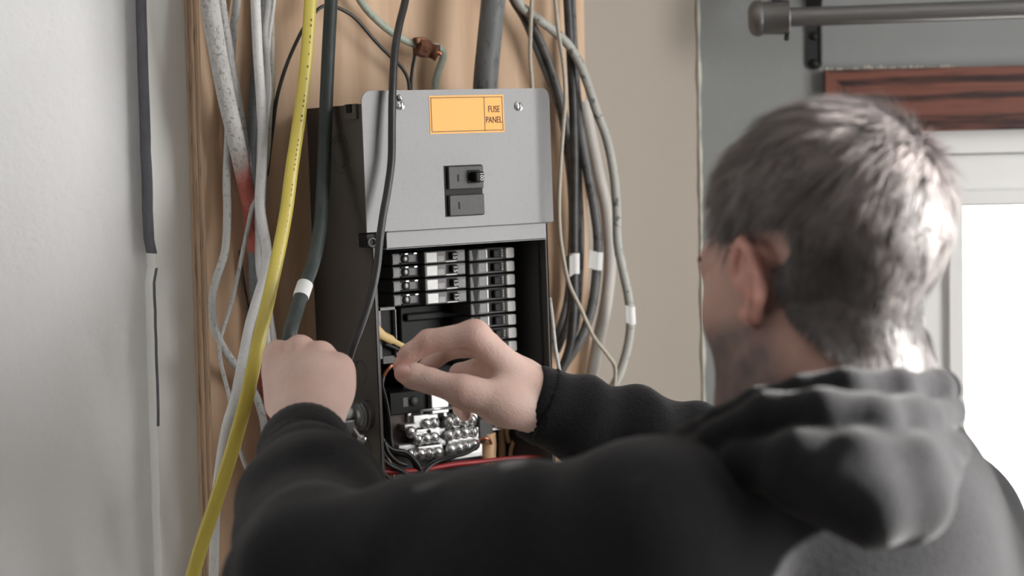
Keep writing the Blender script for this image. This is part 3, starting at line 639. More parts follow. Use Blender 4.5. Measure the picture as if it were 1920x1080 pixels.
def cable(name, pts, wpx, m, label, flat=None, group=None, seg=12, cat='cable', taper=None):
    P = [on(px, py, -h) for (px, py, h) in pts]
    path = smooth_path(P, 8)
    dm = (P[len(P)//2] - CAM).dot(FWD)
    r = wpx / 2.0 * dm / F
    rad = r if taper is None else [r * (1 + (taper - 1) * i / (len(path) - 1)) for i in range(len(path))]
    b = MB(); b.tube(path, rad, seg, flat=flat); o = b.build(name, m, None, True, 60)
    tag(o, label, cat, group); o['_r'] = r
    return o, path, r
def tape(owner, path, r, px, py, length, m=m_tape, flag=None, name='tape_flag'):
    # a wrap of tape around the cable nearest a pixel, with a loose flag
    best = min(range(len(path)), key=lambda i: (Vector(path[i]) - (CAM + ray(px, py) * ((Vector(path[i]) - CAM).dot(FWD)))).length)
    p = Vector(path[best]); tdir = (Vector(path[min(best+1, len(path)-1)]) - Vector(path[max(best-1, 0)])).normalized()
    pts = []; i = best
    n = 5
    arr = [Vector(q) for q in path]; seglen = 0; lo = best; hi = best
    while lo > 0 and (arr[best] - arr[lo]).length < length / 2: lo -= 1
    while hi < len(arr) - 1 and (arr[best] - arr[hi]).length < length / 2: hi += 1
    a = arr[best] - tdir * length / 2; c = arr[best] + tdir * length / 2
    b = MB(); b.tube([a, p, c], r * 1.10 + .0003, 14)
    if flag:
        side = tdir.cross(FWD).normalized() * flag[0]
        f0 = p - tdir * length * .5 - FWD * (r * 1.0); f1 = p + tdir * length * .5 - FWD * (r * 1.0)
        th = -FWD * .0006
        q = [f0, f1, f1 + side + tdir * flag[1], f0 + side + tdir * flag[1]]
        b.add(q + [v + th for v in q], [(0,1,2,3),(4,5,6,7),(0,1,5,4),(1,2,6,5),(2,3,7,6),(3,0,4,7)])
    return b.build(name, m, owner, True, 40)

# --- left bundle
o, p, r = cable('woven_cable', [(388, -60, .03), (393, 0, .03), (407, 90, .032), (424, 180, .035), (442, 260, .035), (457, 330, .03), (468, 390, .025), (478, 470, .015), (484, 560, .014), (488, 640, .016), (500, 760, .02), (512, 900, .02), (515, 1100, .02), (516, 1250, .02)], 36, m_braid, 'thick grey woven cable with a red stain, leftmost at the top of the board', seg=16, taper=.62)
# red paint stain soaked into the weave along one stretch
m_red = m_braid.copy(); m_red.name = 'red_stained_weave'; nt = m_red.node_tree; N = nt.nodes; L = nt.links
geo = N.new('ShaderNodeTexCoord'); sep = N.new('ShaderNodeSeparateXYZ'); L.new(geo.outputs['Object'], sep.inputs[0])
nz_ = N.new('ShaderNodeTexNoise'); nz_.inputs['Scale'].default_value = 60; L.new(geo.outputs['Object'], nz_.inputs['Vector'])
ma = N.new('ShaderNodeMath'); ma.operation = 'MULTIPLY_ADD'; L.new(nz_.outputs[0], ma.inputs[0]); ma.inputs[1].default_value = .06; L.new(sep.outputs[2], ma.inputs[2])
zs0, zs1, zs2 = on(448, 280, -.035).z + .03, on(460, 345, -.03).z + .03, on(470, 420, -.025).z + .03
r_ = N.new('ShaderNodeMapRange'); r_.inputs[1].default_value = zs0; r_.inputs[2].default_value = zs1; r_.inputs[4].default_value = .85; L.new(ma.outputs[0], r_.inputs[0])
mxr = N.new('ShaderNodeMix'); mxr.data_type = 'RGBA'; L.new(r_.outputs[0], mxr.inputs[0]); old = N['Principled BSDF'].inputs['Base Color'].links[0].from_socket
L.new(old, mxr.inputs[6]); mxr.inputs[7].default_value = (.42, .06, .035, 1); L.new(mxr.outputs[2], N['Principled BSDF'].inputs['Base Color'])
o.data.materials.clear(); o.data.materials.append(m_red)
cable('woven_cable', [(411, -60, .018), (414, 0, .018), (428, 90, .02), (443, 180, .02), (456, 260, .018), (466, 330, .015), (474, 400, .012), (480, 480, .01), (492, 600, .008), (510, 760, .01), (526, 900, .012), (530, 1250, .012)], 19, m_braid, 'slimmer grey woven cable just right of the thick red-stained one')
cable('looping_cable', [(447, -40, .012), (444, 0, .012), (436, 70, .014), (432, 160, .015), (428, 260, .018), (425, 340, .022), (426, 400, .025), (422, 470, .03), (405, 525, .034), (398, 565, .034), (402, 615, .032), (415, 645, .03), (432, 672, .028), (448, 694, .024), (472, 724, .022), (494, 790, .03), (502, 900, .03), (502, 1100, .03), (502, 1250, .03)], 15.5, m_wsheath2, 'grey-white cable bowing left in a loop near the board edge')
cable('thin_wire', [(484, 345, .03), (472, 390, .034), (464, 430, .036), (455, 472, .036), (445, 520, .036), (434, 566, .036), (420, 612, .034), (412, 642, .032), (414, 680, .028), (424, 720, .026), (434, 765, .03), (452, 850, .036), (478, 950, .036), (486, 1250, .036)], 8, m_wsheath2, 'thin pale wire slanting down left across the white cables')
cable('white_cable', [(478, -40, .04), (479, 0, .042), (483, 90, .045), (489, 180, .047), (492, 250, .048), (490, 320, .048), (487, 380, .05), (493, 425, .055), (500, 470, .06), (496, 515, .065), (484, 555, .07), (468, 610, .08), (455, 675, .085), (441, 745, .085), (425, 800, .08), (413, 870, .07), (404, 960, .05), (400, 1100, .03)], 19, m_wsheath, 'thick white cable crossing down left behind the yellow cable')
cable('white_cable', [(506, -40, .03), (502, 20, .032), (497, 62, .034), (501, 120, .035), (498, 170, .036), (490, 230, .036), (486, 300, .036), (483, 380, .036), (484, 440, .036), (485, 500, .04), (492, 540, .045), (497, 580, .05), (502, 640, .05), (512, 700, .045), (528, 800, .035), (540, 950, .03), (542, 1250, .03)], 12, m_wsheath, 'slim white cable twisting beside the thick white one')
cable('white_cable', [(516, -40, .018), (512, 10, .02), (505, 60, .022), (502, 110, .024), (505, 170, .022), (499, 240, .02), (496, 320, .02), (494, 400, .02), (497, 450, .022), (502, 520, .026), (508, 600, .03), (524, 720, .034), (556, 900, .03), (560, 1250, .02)], 9, m_wsheath, 'narrow white cable at the right of the left bundle near the top')
cable('beige_cable', [(504, -40, .01), (507, 20, .011), (509, 90, .012), (508, 170, .012), (504, 250, .011), (497, 330, .01), (490, 420, .01), (488, 520, .006), (500, 640, .007), (530, 800, .008), (548, 950, .01), (550, 1250, .01)], 14, m_beigec, 'beige cable behind the white cables of the left bundle')
cable('slate_cable', [(489, -40, .01), (486, 60, .01), (480, 150, .011), (474, 240, .012), (472, 310, .014), (475, 390, .016), (476, 470, .016), (478, 540, .016), (487, 590, .014), (500, 660, .013), (520, 780, .012), (566, 950, .012), (572, 1250, .012)], 22, m_teal, 'slate grey cable behind the thick white cable')
cable('black_wire', [(450, 470, .006), (453, 505, .007), (460, 550, .008), (467, 585, .008), (478, 630, .008), (500, 720, .008), (578, 950, .008), (582, 1250, .008)], 6, m_blackc, 'short thin black wire low on the board left of the yellow cable', cat='wire')
cable('red_wire', [(500, 520, .012), (506, 560, .014), (511, 600, .016), (514, 640, .016), (520, 690, .014), (550, 800, .012), (586, 950, .01), (590, 1250, .01)], 6, m_rwire, 'thin red wire beside the hand on the green cable', cat='wire')
cable('pale_wire', [(503, 540, .014), (508, 585, .016), (514, 625, .02), (522, 670, .022), (556, 800, .02), (594, 950, .015), (598, 1250, .015)], 7, m_wwire, 'thin white wire next to the red one above the left fist', cat='wire')
# yellow flat cable in front
yo, yp, yr = cable('yellow_cable', [(588, -60, .07), (582, 0, .075), (577, 80, .08), (568, 170, .085), (558, 245, .09), (547, 318, .095), (537, 395, .10), (522, 475, .11), (506, 550, .12), (491, 615, .13), (477, 680, .135), (463, 745, .135), (446, 808, .13), (428, 868, .12), (403, 946, .10), (379, 1017, .08), (358, 1090, .06), (330, 1180, .04)], 25, m_yellow, 'flat yellow cable running the full height in front of the other cables', flat=(.45, Vector((.22, 1, 0)).normalized()), seg=20, taper=1.15)
b = MB(); rp = random.Random(5)
for i in range(12, len(yp) - 14):
    p0 = Vector(yp[i]); t_ = (Vector(yp[i+1]) - p0).normalized(); a_ = t_.cross(Vector((.22, 1, 0)).normalized()).normalized(); n_ = t_.cross(a_).normalized()
    if n_.dot(FWD) > 0: n_ = -n_
    L_ = (Vector(yp[i+1]) - p0).length; k = max(1, int(L_ / .0042))
    for j in range(k):
        if rp.random() < .25: continue
        c_ = p0 + t_ * (L_ * j / k) - a_ * (yr * .22) + n_ * (yr * .45 * .985 + .0001)
        if a_.dot(CRT) > 0: c_ += a_ * (yr * .44)
        u = t_ * rp.uniform(.0008, .0015); w_ = a_ * rp.uniform(.0006, .0010)
        b.add([c_ - u - w_, c_ + u - w_, c_ + u + w_, c_ - u + w_], [(0, 1, 2, 3)])
b.build('printed_marks', m_print, yo)['kind'] = 'stuff'
go, gp, gr_ = cable('green_cable', [(625, -60, .05), (621, 0, .052), (616, 93, .06), (612, 185, .07), (608, 296, .085), (605, 365, .10), (600, 430, .115), (588, 490, .13), (568, 545, .15), (554, 590, .165), (543, 630, .18), (541, 680, .18), (545, 730, .16), (556, 800, .13), (566, 880, .09), (572, 960, .05), (574, 1100, .035), (574, 1300, .03)], 27, m_dgreen, 'dark green cable with a white tape band gripped in the left fist', seg=16)
tape(go, gp, gr_, 565, 547, .018, name='tape_band')
cable('black_cable', [(768, -50, .12), (760, 0, .13), (748, 50, .145), (740, 100, .155), (736, 170, .163), (735, 240, .166), (734, 300, .168), (727, 355, .17), (719, 400, .172), (712, 450, .176), (707, 500, .178), (697, 550, .178), (681, 600, .176), (662, 650, .172), (648, 695, .165), (632, 750, .15), (622, 820, .12), (614, 920, .08), (608, 1080, .05), (606, 1300, .04)], 15, m_blackc, 'black cable hanging in front of the grey cover, down its left side')
cable('black_wire', [(500, 330, .012), (506, 280, .012), (512, 235, .014), (520, 180, .018), (538, 120, .022), (564, 62, .026), (585, 30, .027), (603, 13, .027), (622, 11, .027), (645, 20, .027), (668, 36, .026), (700, 73, .024), (729, 103, .022), (751, 124, .02), (764, 146, .02), (768, 172, .02), (769, 200, .02)], 7, m_blackc, 'thin black wire arching over the plywood left of the clamp', cat='wire')
cable('black_wire', [(781, 88, .03), (777, 108, .026), (773, 130, .022), (771, 160, .02), (771, 200, .02)], 6.5, m_blackc, 'short black wire hanging straight down from the copper clamp', cat='wire')
cable('green_ground_wire', [(660, -30, .02), (675, 0, .02), (692, 23, .022), (716, 46, .024), (738, 63, .026), (760, 76, .028), (780, 84, .03), (800, 90, .03), (818, 88, .03), (829, 95, .029), (831, 106, .028), (826, 122, .026), (819, 142, .023), (816, 165, .02), (815, 200, .02)], 14, m_mint, 'weathered pale green ground wire through the copper clamp above the cover', cat='wire')
# split bolt clamp on the ground wire
cp = on(799, 92, -.034); dirc = (on(815, 96, -.034) - on(780, 84, -.034)).normalized(); cm_ = mat('tarnished_copper', (.20, .085, .05), .5, .6, var=.6, vscale=90, dark=(.05, .03, .025), bump=.3, bscale=200)
clamp = empty('wire_clamp', cp); tag(clamp, 'tarnished copper split-bolt clamp on the green ground wire', 'clamp')
b = MB(); b.lathe(dirc * -.006, dirc, [(-.006, .0085), (-.006, .0105), (.004, .0112), (.008, .0105), (.008, .008)], 6); b.build('nut', cm_, clamp)
b = MB(); b.lathe(dirc * .004, (dirc + Vector((0, -.7, -.15))).normalized(), [(-.002, .008), (.007, .0085), (.0085, .0095), (.0105, .0092), (.0105, .0070), (.007, .0065)], 18); b.build('bolt_collar', cm_, clamp, True, 40)
b = MB(); dd = (dirc + Vector((0, -.7, -.15))).normalized(); sd = dd.cross(UP).normalized()
for s in (-1, 1): b.lathe(dirc * .004 + sd * .003 * s, dd, [(0, .0025), (.0135, .0025), (.0145, .0018)], 10)
b.build('bolt_prongs', m_copper, clamp, True, 40)
b = MB(); b.rbox(dirc * -.012 + Vector((-.004, -.006, .002)), dirc * -.012 + Vector((.009, .004, .0095)), .0015, 2); b.build('saddle', cm_, clamp)
cable('grey_conduit', [(930, -60, .07), (925, 0, .07), (919, 60, .07), (914, 110, .07), (910, 155, .07), (908, 200, .07)], 46, m_conduit, 'thick grey service cable entering the top of the panel', seg=22)

# --- right bundle
cable('thin_wire', [(999, -30, .05), (997, 0, .05), (995, 50, .05), (994, 110, .05), (997, 150, .05), (999, 190, .05)], 7.5, m_thin, 'thin beige wire dropping behind the top right of the cover', cat='wire')
cable('thin_wire', [(1039, -30, .07), (1041, 0, .072), (1047, 60, .075), (1056, 120, .078), (1060, 180, .08), (1056, 240, .082), (1051, 310, .085), (1048, 380, .085), (1050, 437, .085), (1056, 482, .085), (1067, 532, .085), (1090, 581, .085), (1113, 631, .085), (1139, 665, .085), (1153, 688, .085), (1152, 722, .08), (1147, 770, .07), (1140, 840, .06), (1110, 950, .05), (1100, 1150, .05)], 7.5, m_thin, 'long thin beige wire wandering across the right-hand cables', cat='wire')
cable('grey_cable', [(950, -25, .02), (963, 4, .022), (985, 41, .024), (1011, 104, .026), (1035, 165, .028), (1052, 218, .03), (1062, 280, .03), (1070, 350, .028), (1072, 430, .025), (1066, 540, .022), (1056, 593, .02), (1040, 640, .016)], 13, m_gcab, 'grey cable slanting right from the top behind the cover corner')
cable('grey_cable', [(958, -30, .03), (976, 6, .03), (1008, 64, .033), (1036, 135, .035), (1055, 200, .036), (1068, 270, .036), (1077, 350, .034), (1080, 430, .032), (1074, 550, .028), (1064, 610, .024), (1044, 660, .018)], 13, m_gcab, 'second slanting grey cable, in front of the first')
eo, ep, er = cable('light_grey_cable', [(955, -40, .04), (975, 8, .042), (1003, 32, .044), (1032, 53, .046), (1062, 80, .05), (1084, 113, .052), (1101, 155, .055), (1118, 207, .058), (1137, 259, .06), (1150, 322, .062), (1156, 389, .064), (1158, 456, .064), (1169, 513, .064), (1179, 562, .064), (1182, 608, .062), (1176, 653, .06), (1162, 699, .055), (1146, 730, .05), (1126, 755, .045), (1104, 785, .04), (1084, 840, .035), (1078, 950, .03), (1078, 1150, .03)], 17, m_lgcab, 'long pale grey cable with spots, bowing farthest right')
tape(eo, ep, er, 1180, 591, .021, flag=(-.006, -.002))
fo, fp, fr = cable('black_cable', [(1060, -40, .035), (1064, 0, .036), (1070, 100, .038), (1075, 200, .04), (1077, 300, .042), (1077, 380, .044), (1077, 456, .046), (1077, 530, .046), (1075, 590, .044), (1068, 650, .04), (1052, 695, .035), (1035, 730, .03)], 17, m_dkcab, 'dark speckled cable hanging straight down right of the cover')
tape(fo, fp, fr, 1077, 496, .024, flag=(-.006, .004))
cable('grey_cable', [(1072, -40, .022), (1074, 0, .022), (1077, 70, .024), (1082, 150, .026), (1086, 260, .03), (1087, 350, .032), (1090, 420, .034), (1090, 480, .034), (1086, 560, .03), (1080, 620, .026), (1066, 670, .02)], 11, m_gcab, 'narrow dark grey cable just right of the dark speckled cable')
ko, kp, kr = cable('speckled_grey_cable', [(1068, 60, .02), (1078, 150, .03), (1084, 210, .036), (1091, 262, .04), (1102, 325, .044), (1114, 390, .048), (1121, 450, .05), (1118, 513, .05), (1111, 570, .048), (1098, 615, .045), (1083, 646, .042), (1062, 678, .036), (1042, 712, .03)], 18, m_gcab, 'grey speckled cable with a white tape flag curving back toward the box')
tape(ko, kp, kr, 1120, 486, .021, flag=(-.010, -.002))
cable('pale_pipe', [(1094, 190, .01), (1102, 230, .012), (1112, 280, .014), (1123, 333, .016), (1136, 390, .018), (1142, 450, .018), (1143, 505, .018), (1136, 570, .018), (1122, 638, .017), (1110, 703, .015), (1099, 760, .013), (1090, 830, .014), (1086, 950, .015), (1086, 1150, .015)], 24, m_pipe, 'smooth pale pinkish pipe behind the right-hand cables', seg=18, cat='pipe')
cable('grey_cable', [(1062, 480, .012), (1068, 540, .014), (1062, 585, .014), (1052, 615, .014), (1040, 632, .012), (1024, 648, .01)], 12, m_lgcab, 'pale grey cable curling behind the right side of the box')
cable('thin_wire', [(1031, 560, .10), (1036, 600, .12), (1041, 650, .13), (1048, 690, .13), (1055, 730, .12), (1060, 790, .10)], 7, m_wsheath2, 'thin white wire down the right edge of the open box', cat='wire')
# ------------------------------------------------------------------ implicit surfaces -> one continuous mesh (blockwise surface nets)
def cap(a, b, ra, rb): return ('c', np.array(a, float), np.array(b, float), ra, rb)
def ell(c, axes, rad): return ('e', np.array(c, float), np.array(axes, float), np.array(rad, float))   # axes: 3 unit row vectors
def sph_of(p):
    if p[0] == 'c': return (p[1] + p[2]) / 2, np.linalg.norm(p[1] - p[2]) / 2 + max(p[3], p[4])
    return p[1], max(p[3])
def dist(p, X):
    if p[0] == 'c':
        a, b, ra, rb = p[1:]; ba = b - a; h = np.clip((X - a) @ ba / (ba @ ba + 1e-12), 0, 1)
        return np.linalg.norm(X - a - h[:, None] * ba, axis=1) - (ra + (rb - ra) * h)
    c, A, r = p[1:]; q = (X - c) @ A.T; k0 = np.linalg.norm(q / r, axis=1); k1 = np.linalg.norm(q / (r * r), axis=1)
    return np.where(k0 < 1e-6, -min(r), k0 * (k0 - 1) / np.maximum(k1, 1e-9))
def smin(a, b, k):
    if k <= 0: return np.minimum(a, b)
    h = np.maximum(k - np.abs(a - b), 0) / k
    return np.minimum(a, b) - h * h * k * 0.25
class Field:
    """base: list of (prim, k); limbs: list of (k, [(prim, k)...]) joined to the base but not to each other"""
    def __init__(self, base, limbs=(), cut=None, disp=None): self.base = base; self.limbs = limbs; self.cut = cut; self.disp = disp
    def chain(self, lst, X, c, R):
        d = np.full(len(X), 1.0)
        for p, k in lst:
            s, r = sph_of(p)
            if np.linalg.norm(s - c) - r > R + 0.06: continue
            d = smin(d, dist(p, X), k)
        return d
    def __call__(self, X, c, R):
        base = self.chain(self.base, X, c, R); d = base
        for k, lst in self.limbs:
            g = self.chain(lst, X, c, R)
            if g.min() < 0.9: d = np.minimum(d, smin(base, g, k))
        if self.disp is not None: d = d + self.disp(X, d)
        if self.cut is not None: d = self.cut(X, d)
        return d
def mesh_field(fld, lo, hi, h, nb=22):
    lo = np.array(lo, float); dims = np.ceil((np.array(hi) - lo) / (h * nb)).astype(int)
    S1, S2 = 1 << 13, 1 << 26
    keys = []; pos = []; quads = []
    Rb = nb * h * math.sqrt(3) / 2 + 2 * h
    g = np.arange(-1, nb + 2); GX, GY, GZ = np.meshgrid(g, g, g, indexing='ij')
    GB = np.stack(np.meshgrid(*[np.arange(n_) for n_ in dims], indexing='ij'), -1).reshape(-1, 3)
    D0 = np.abs(fld(lo + (GB * nb + nb / 2) * h, lo, 50.0)).reshape(dims)
    for bx in range(dims[0]):
        for by in range(dims[1]):
            for bz in range(dims[2]):
                o = np.array((bx, by, bz)) * nb; c = lo + (o + nb / 2) * h
                if D0[bx, by, bz] > Rb * 1.6 + 0.012: continue
                I = np.stack([GX + o[0], GY + o[1], GZ + o[2]], -1).reshape(-1, 3)
                V = fld(lo + I * h, c, Rb).reshape(GX.shape)
                if V.min() > 0 or V.max() < 0: continue
                s = V < 0; n = nb + 2
                # cell vertices
                acc = np.zeros((n, n, n, 3)); cnt = np.zeros((n, n, n))
                base = np.stack(np.meshgrid(np.arange(n), np.arange(n), np.arange(n), indexing='ij'), -1).astype(float)
                for ax in range(3):
                    for u in (0, 1):
                        for w in (0, 1):
                            off = [0, 0, 0]; others = [i for i in range(3) if i != ax]; off[others[0]] = u; off[others[1]] = w
                            sl0 = tuple(slice(off[i], off[i] + n) for i in range(3)); of2 = list(off); of2[ax] += 1
                            sl1 = tuple(slice(of2[i], of2[i] + n) for i in range(3))
                            a = V[sl0]; b_ = V[sl1]; m = (s[sl0] != s[sl1])
                            t = np.where(m, a / np.where(m, a - b_, 1), 0)
                            p = base + np.array(off, float); p[..., ax] += t
                            acc += p * m[..., None]; cnt += m
                act = cnt > 0
                idx = np.argwhere(act); P = acc[act] / cnt[act][:, None]
                ci = idx + o  # cell index (shifted by 1 => nonnegative)
                keys.append(ci[:, 0] * S2 + ci[:, 1] * S1 + ci[:, 2]); pos.append(lo + (P - 1 + o) * h)
                # quads for edges based at own points (local index 1..nb)
                for ax in range(3):
                    a = s[1:nb+1, 1:nb+1, 1:nb+1]
                    sl = [slice(1, nb+1)] * 3; sl[ax] = slice(2, nb+2); b_ = s[tuple(sl)]
                    e = np.argwhere(a != b_)
                    if not len(e): continue
                    inside = a[tuple(e.T)]
                    e = e + 1 + o
                    o1, o2 = (ax + 1) % 3, (ax + 2) % 3
                    def key(d1, d2):
                        q = e.copy(); q[:, o1] -= d1; q[:, o2] -= d2; return q[:, 0] * S2 + q[:, 1] * S1 + q[:, 2]
                    Q = np.stack([key(1, 1), key(0, 1), key(0, 0), key(1, 0)], 1)
                    Q[~inside] = Q[~inside][:, ::-1]
                    quads.append(Q)
    keys = np.concatenate(keys); pos = np.concatenate(pos); Q = np.concatenate(quads)
    uk, first = np.unique(keys, return_index=True); P = pos[first]
    F_ = np.searchsorted(uk, Q); F_ = np.minimum(F_, len(uk) - 1)
    ok = (uk[F_] == Q).all(1); F_ = F_[ok]
    return P, F_
def relax(P, Fq, it=2, lam=.5):
    P = P.copy(); E = np.concatenate([Fq[:, [0, 1]], Fq[:, [1, 2]], Fq[:, [2, 3]], Fq[:, [3, 0]]])
    for _ in range(it):
        S = np.zeros_like(P); C = np.zeros(len(P))
        for a, b_ in ((0, 1), (1, 0)):
            np.add.at(S, E[:, a], P[E[:, b_]]); np.add.at(C, E[:, a], 1)
        P = P * (1 - lam) + lam * S / np.maximum(C, 1)[:, None]
    return P
def np_mesh(name, P, Fq, m, parent=None, cols=None):
    me = bpy.data.meshes.new(name); nF = len(Fq); nc = Fq.shape[1]
    me.vertices.add(len(P)); me.vertices.foreach_set('co', P.astype(np.float32).ravel())
    me.loops.add(nF * nc); me.loops.foreach_set('vertex_index', Fq.astype(np.int32).ravel())
    me.polygons.add(nF); me.polygons.foreach_set('loop_start', np.arange(0, nF * nc, nc, dtype=np.int32)); me.polygons.foreach_set('loop_total', np.full(nF, nc, dtype=np.int32))
    me.polygons.foreach_set('use_smooth', np.ones(nF, dtype=bool)); me.update(calc_edges=True); me.validate()
    if cols is not None:
        ca = me.color_attributes.new('Col', 'FLOAT_COLOR', 'POINT'); ca.data.foreach_set('color', np.concatenate([cols, np.ones((len(cols), 1))], 1).astype(np.float32).ravel())
    me.materials.append(m); o = bpy.data.objects.new(name, me); COL.objects.link(o)
    if parent is not None: o.parent = parent
    return o
def biggest(P, Fq):
    lab = np.arange(len(P))
    while True:
        m = lab[Fq].min(1); new = lab.copy()
        for k in range(Fq.shape[1]): np.minimum.at(new, Fq[:, k], m)
        new = np.minimum(new, new[new])
        for _ in range(6): new = new[new]
        if (new == lab).all(): break
        lab = new
    u, c = np.unique(lab, return_counts=True); print('islands', sorted(c)[-6:]); keep = lab == u[c.argmax()]
    r = -np.ones(len(P), int); r[keep] = np.arange(keep.sum()); return P[keep], r[Fq[keep[Fq].all(1)]]
def V3(v): return np.array(v[:], float)
def pt(px, py, d): return V3(at(px, py, d))

# ------------------------------------------------------------------ the man: skeleton in world space
PHI = math.radians(40.0)
hf0 = (FLAT_F * math.cos(PHI) - FLAT_R * math.sin(PHI)).normalized()          # the way he faces
hl = V3((-FLAT_R * math.cos(PHI) - FLAT_F * math.sin(PHI)).normalized())      # his left
TILT = math.radians(13)
hf = V3((hf0 * math.cos(TILT) - UP * math.sin(TILT))); hu = V3((UP * math.cos(TILT) + hf0 * math.sin(TILT)))
LEAN = math.radians(3); hl, hu = hl * math.cos(LEAN) + hu * math.sin(LEAN), hu * math.cos(LEAN) - hl * math.sin(LEAN)
HEAD = pt(1540, 492, 1.53)
HA = np.stack([hf, hl, hu])
def hp(f, l, u): return HEAD + hf * f + hl * l + hu * u
def hlocal(P): return (P - HEAD) @ HA.T
bf = V3(hf0); bl = V3((-FLAT_R * math.cos(PHI) - FLAT_F * math.sin(PHI)).normalized()); bu = np.array((0, 0, 1.0)); BA = np.stack([bf, bl, bu])
NECK = pt(1560, 770, 1.545)
LS = pt(1225, 1045, 1.42); LE = pt(600, 1110, 1.50); LW = pt(572, 832, 1.785)
RS = pt(1745, 1015, 1.66); RE = pt(1450, 935, 1.90); RW = pt(1030, 765, 1.875)
CHEST = NECK - bu * .30 + bf * .02

base = []
# head
base += [(ell(hp(-.012, 0, .028), HA, (.098, .076, .090)), .0), (ell(hp(.045, 0, -.020), HA, (.055, .060, .075)), .03),
         (ell(hp(.045, 0, -.065), HA, (.050, .050, .050)), .03), (cap(hp(.012, .053, -.062), hp(.070, .018, -.100), .017, .016), .03), (cap(hp(.012, -.053, -.062), hp(.070, -.018, -.100), .017, .016), .03),
         (cap(hp(.076, -.01, -.100), hp(.076, .01, -.100), .014, .014), .02), (ell(hp(.066, .038, -.030), HA, (.022, .020, .022)), .03), (ell(hp(.066, -.038, -.030), HA, (.022, .020, .022)), .03),
         (cap(hp(.088, -.030, .018), hp(.088, .030, .018), .010, .010), .025), (cap(hp(.094, 0, .008), hp(.112, 0, -.030), .007, .010), .014),
         (cap(hp(.098, .012, -.032), hp(.098, -.012, -.032), .007, .007), .01), (cap(hp(.094, -.018, -.058), hp(.094, .018, -.058), .006, .006), .012), (cap(hp(.092, -.016, -.068), hp(.092, .016, -.068), .0065, .0065), .01)]
# neck, trunk and arms
base += [(cap(hp(-.016, 0, -.055), NECK - bu * .03 - bf * .01, .049, .060), .025),
         (cap(hp(-.01, .045, -.075), NECK - bu * .02 + bf * .03 + bl * .02, .02, .02), .03), (cap(hp(-.01, -.045, -.075), NECK - bu * .02 + bf * .03 - bl * .02, .02, .02), .03),
         (cap(NECK - bu * .03, NECK - bu * .42 + bf * .015, .085, .115), .06), (cap(NECK - bu * .07 + bl * .02, LS, .05, .052), .05), (cap(NECK - bu * .07 - bl * .02, RS, .05, .052), .05)]
base += [(cap(LS, LE, .050, .038), .03), (cap(LE, LW + (LE - LW) * .12, .036, .026), .02), (cap(RS, RE, .050, .038), .03), (cap(RE, RW, .038, .026), .02)]
limbs = []
# ears
for s in (1, -1):
    e = []
    c = hp(.012, .067 * s, -.014); tip = hl * s * .010 - hf * .008
    rim = [(.010, .000), (.014, .014), (.006, .030), (-.010, .034), (-.021, .024), (-.022, .004), (-.014, -.016), (-.004, -.028), (.006, -.026)]
    pts_ = [c + hf * a * .90 + hu * b_ * .90 + hl * s * (.008 + .014 * max(0, (-a + .010) / .032)) for a, b_ in rim]
    for i in range(len(pts_) - 1): e.append((cap(pts_[i], pts_[i+1], .0042, .0042), .004))
    e.append((ell(c + hl * s * .006 - hf * .004, np.stack([V3(Vector(hf * .93 - hl * s * .36)), V3(Vector(hl * s * .93 + hf * .36)), hu]), (.019, .0055, .027)), .006))
    e.append((cap(c + hf * .006 - hu * .024 + hl * s * .008, c - hf * .002 - hu * .030 + hl * s * .009, .006, .006), .006))
    e.append((cap(c - hf * .004 + hl * s * .012 + hu * .014, c - hf * .008 + hl * s * .015 - hu * .008, .0035, .0035), .004))
    e.append((cap(hp(-.004, .050 * s, -.020), c + hl * s * .004, .014, .010), .006))
    limbs.append((.006, e))
def finger(pts, radii, k=.004):
    out = []
    for i in range(len(pts) - 1): out.append((cap(pts[i], pts[i+1], radii[i], radii[i+1]), k))
    return out
# right hand: thumb and index pinch a wire, the other fingers curl behind
RWp = pt(1030, 768, 1.875)
mcp = [pt(890, 627, 1.848), pt(912, 648, 1.882), pt(925, 682, 1.908), pt(935, 718, 1.922)]
for q, r0, r1 in zip(mcp, (.019, .018, .017, .016), (.0135, .013, .012, .011)):
    base.append((cap(RWp + (q - RWp) * .12, q, r0, r1), .016))
base.append((ell(RWp + (mcp[1] - RWp) * .55 + (mcp[3] - mcp[0]) * .25, np.eye(3), (.026, .026, .026)), .02))
base.append((cap(pt(1000, 770, 1.862), pt(940, 758, 1.842), .021, .019), .02)); base.append((cap(pt(950, 760, 1.842), pt(872, 735, 1.832), .0185, .0145), .014))
base.append((cap(RWp, RWp + (RE - RW) * .35, .0235, .029), .02))
base.append((cap(pt(1040, 752, 1.87), pt(1100, 790, 1.875), .020, .024), .02))
limbs += [(.010, finger([pt(885, 737, 1.832), pt(866, 733, 1.83), pt(806, 714, 1.838), pt(776, 705, 1.842), pt(757, 700, 1.846)], [.0140, .0138, .0122, .0124, .0095])),
          (.009, finger([mcp[0], pt(803, 640, 1.858), pt(768, 664, 1.862), pt(751, 686, 1.862)], [.0128, .0115, .0098, .0080])),
          (.009, finger([mcp[1], pt(846, 652, 1.905), pt(815, 672, 1.905), pt(797, 690, 1.895)], [.0122, .0108, .0095, .0082])),
          (.009, finger([mcp[2], pt(862, 700, 1.945), pt(846, 735, 1.932), pt(862, 752, 1.905)], [.0115, .0102, .0092, .0082])),
          (.009, finger([mcp[3], pt(884, 742, 1.95), pt(866, 766, 1.935), pt(872, 776, 1.912)], [.0105, .0095, .0088, .0080]))]
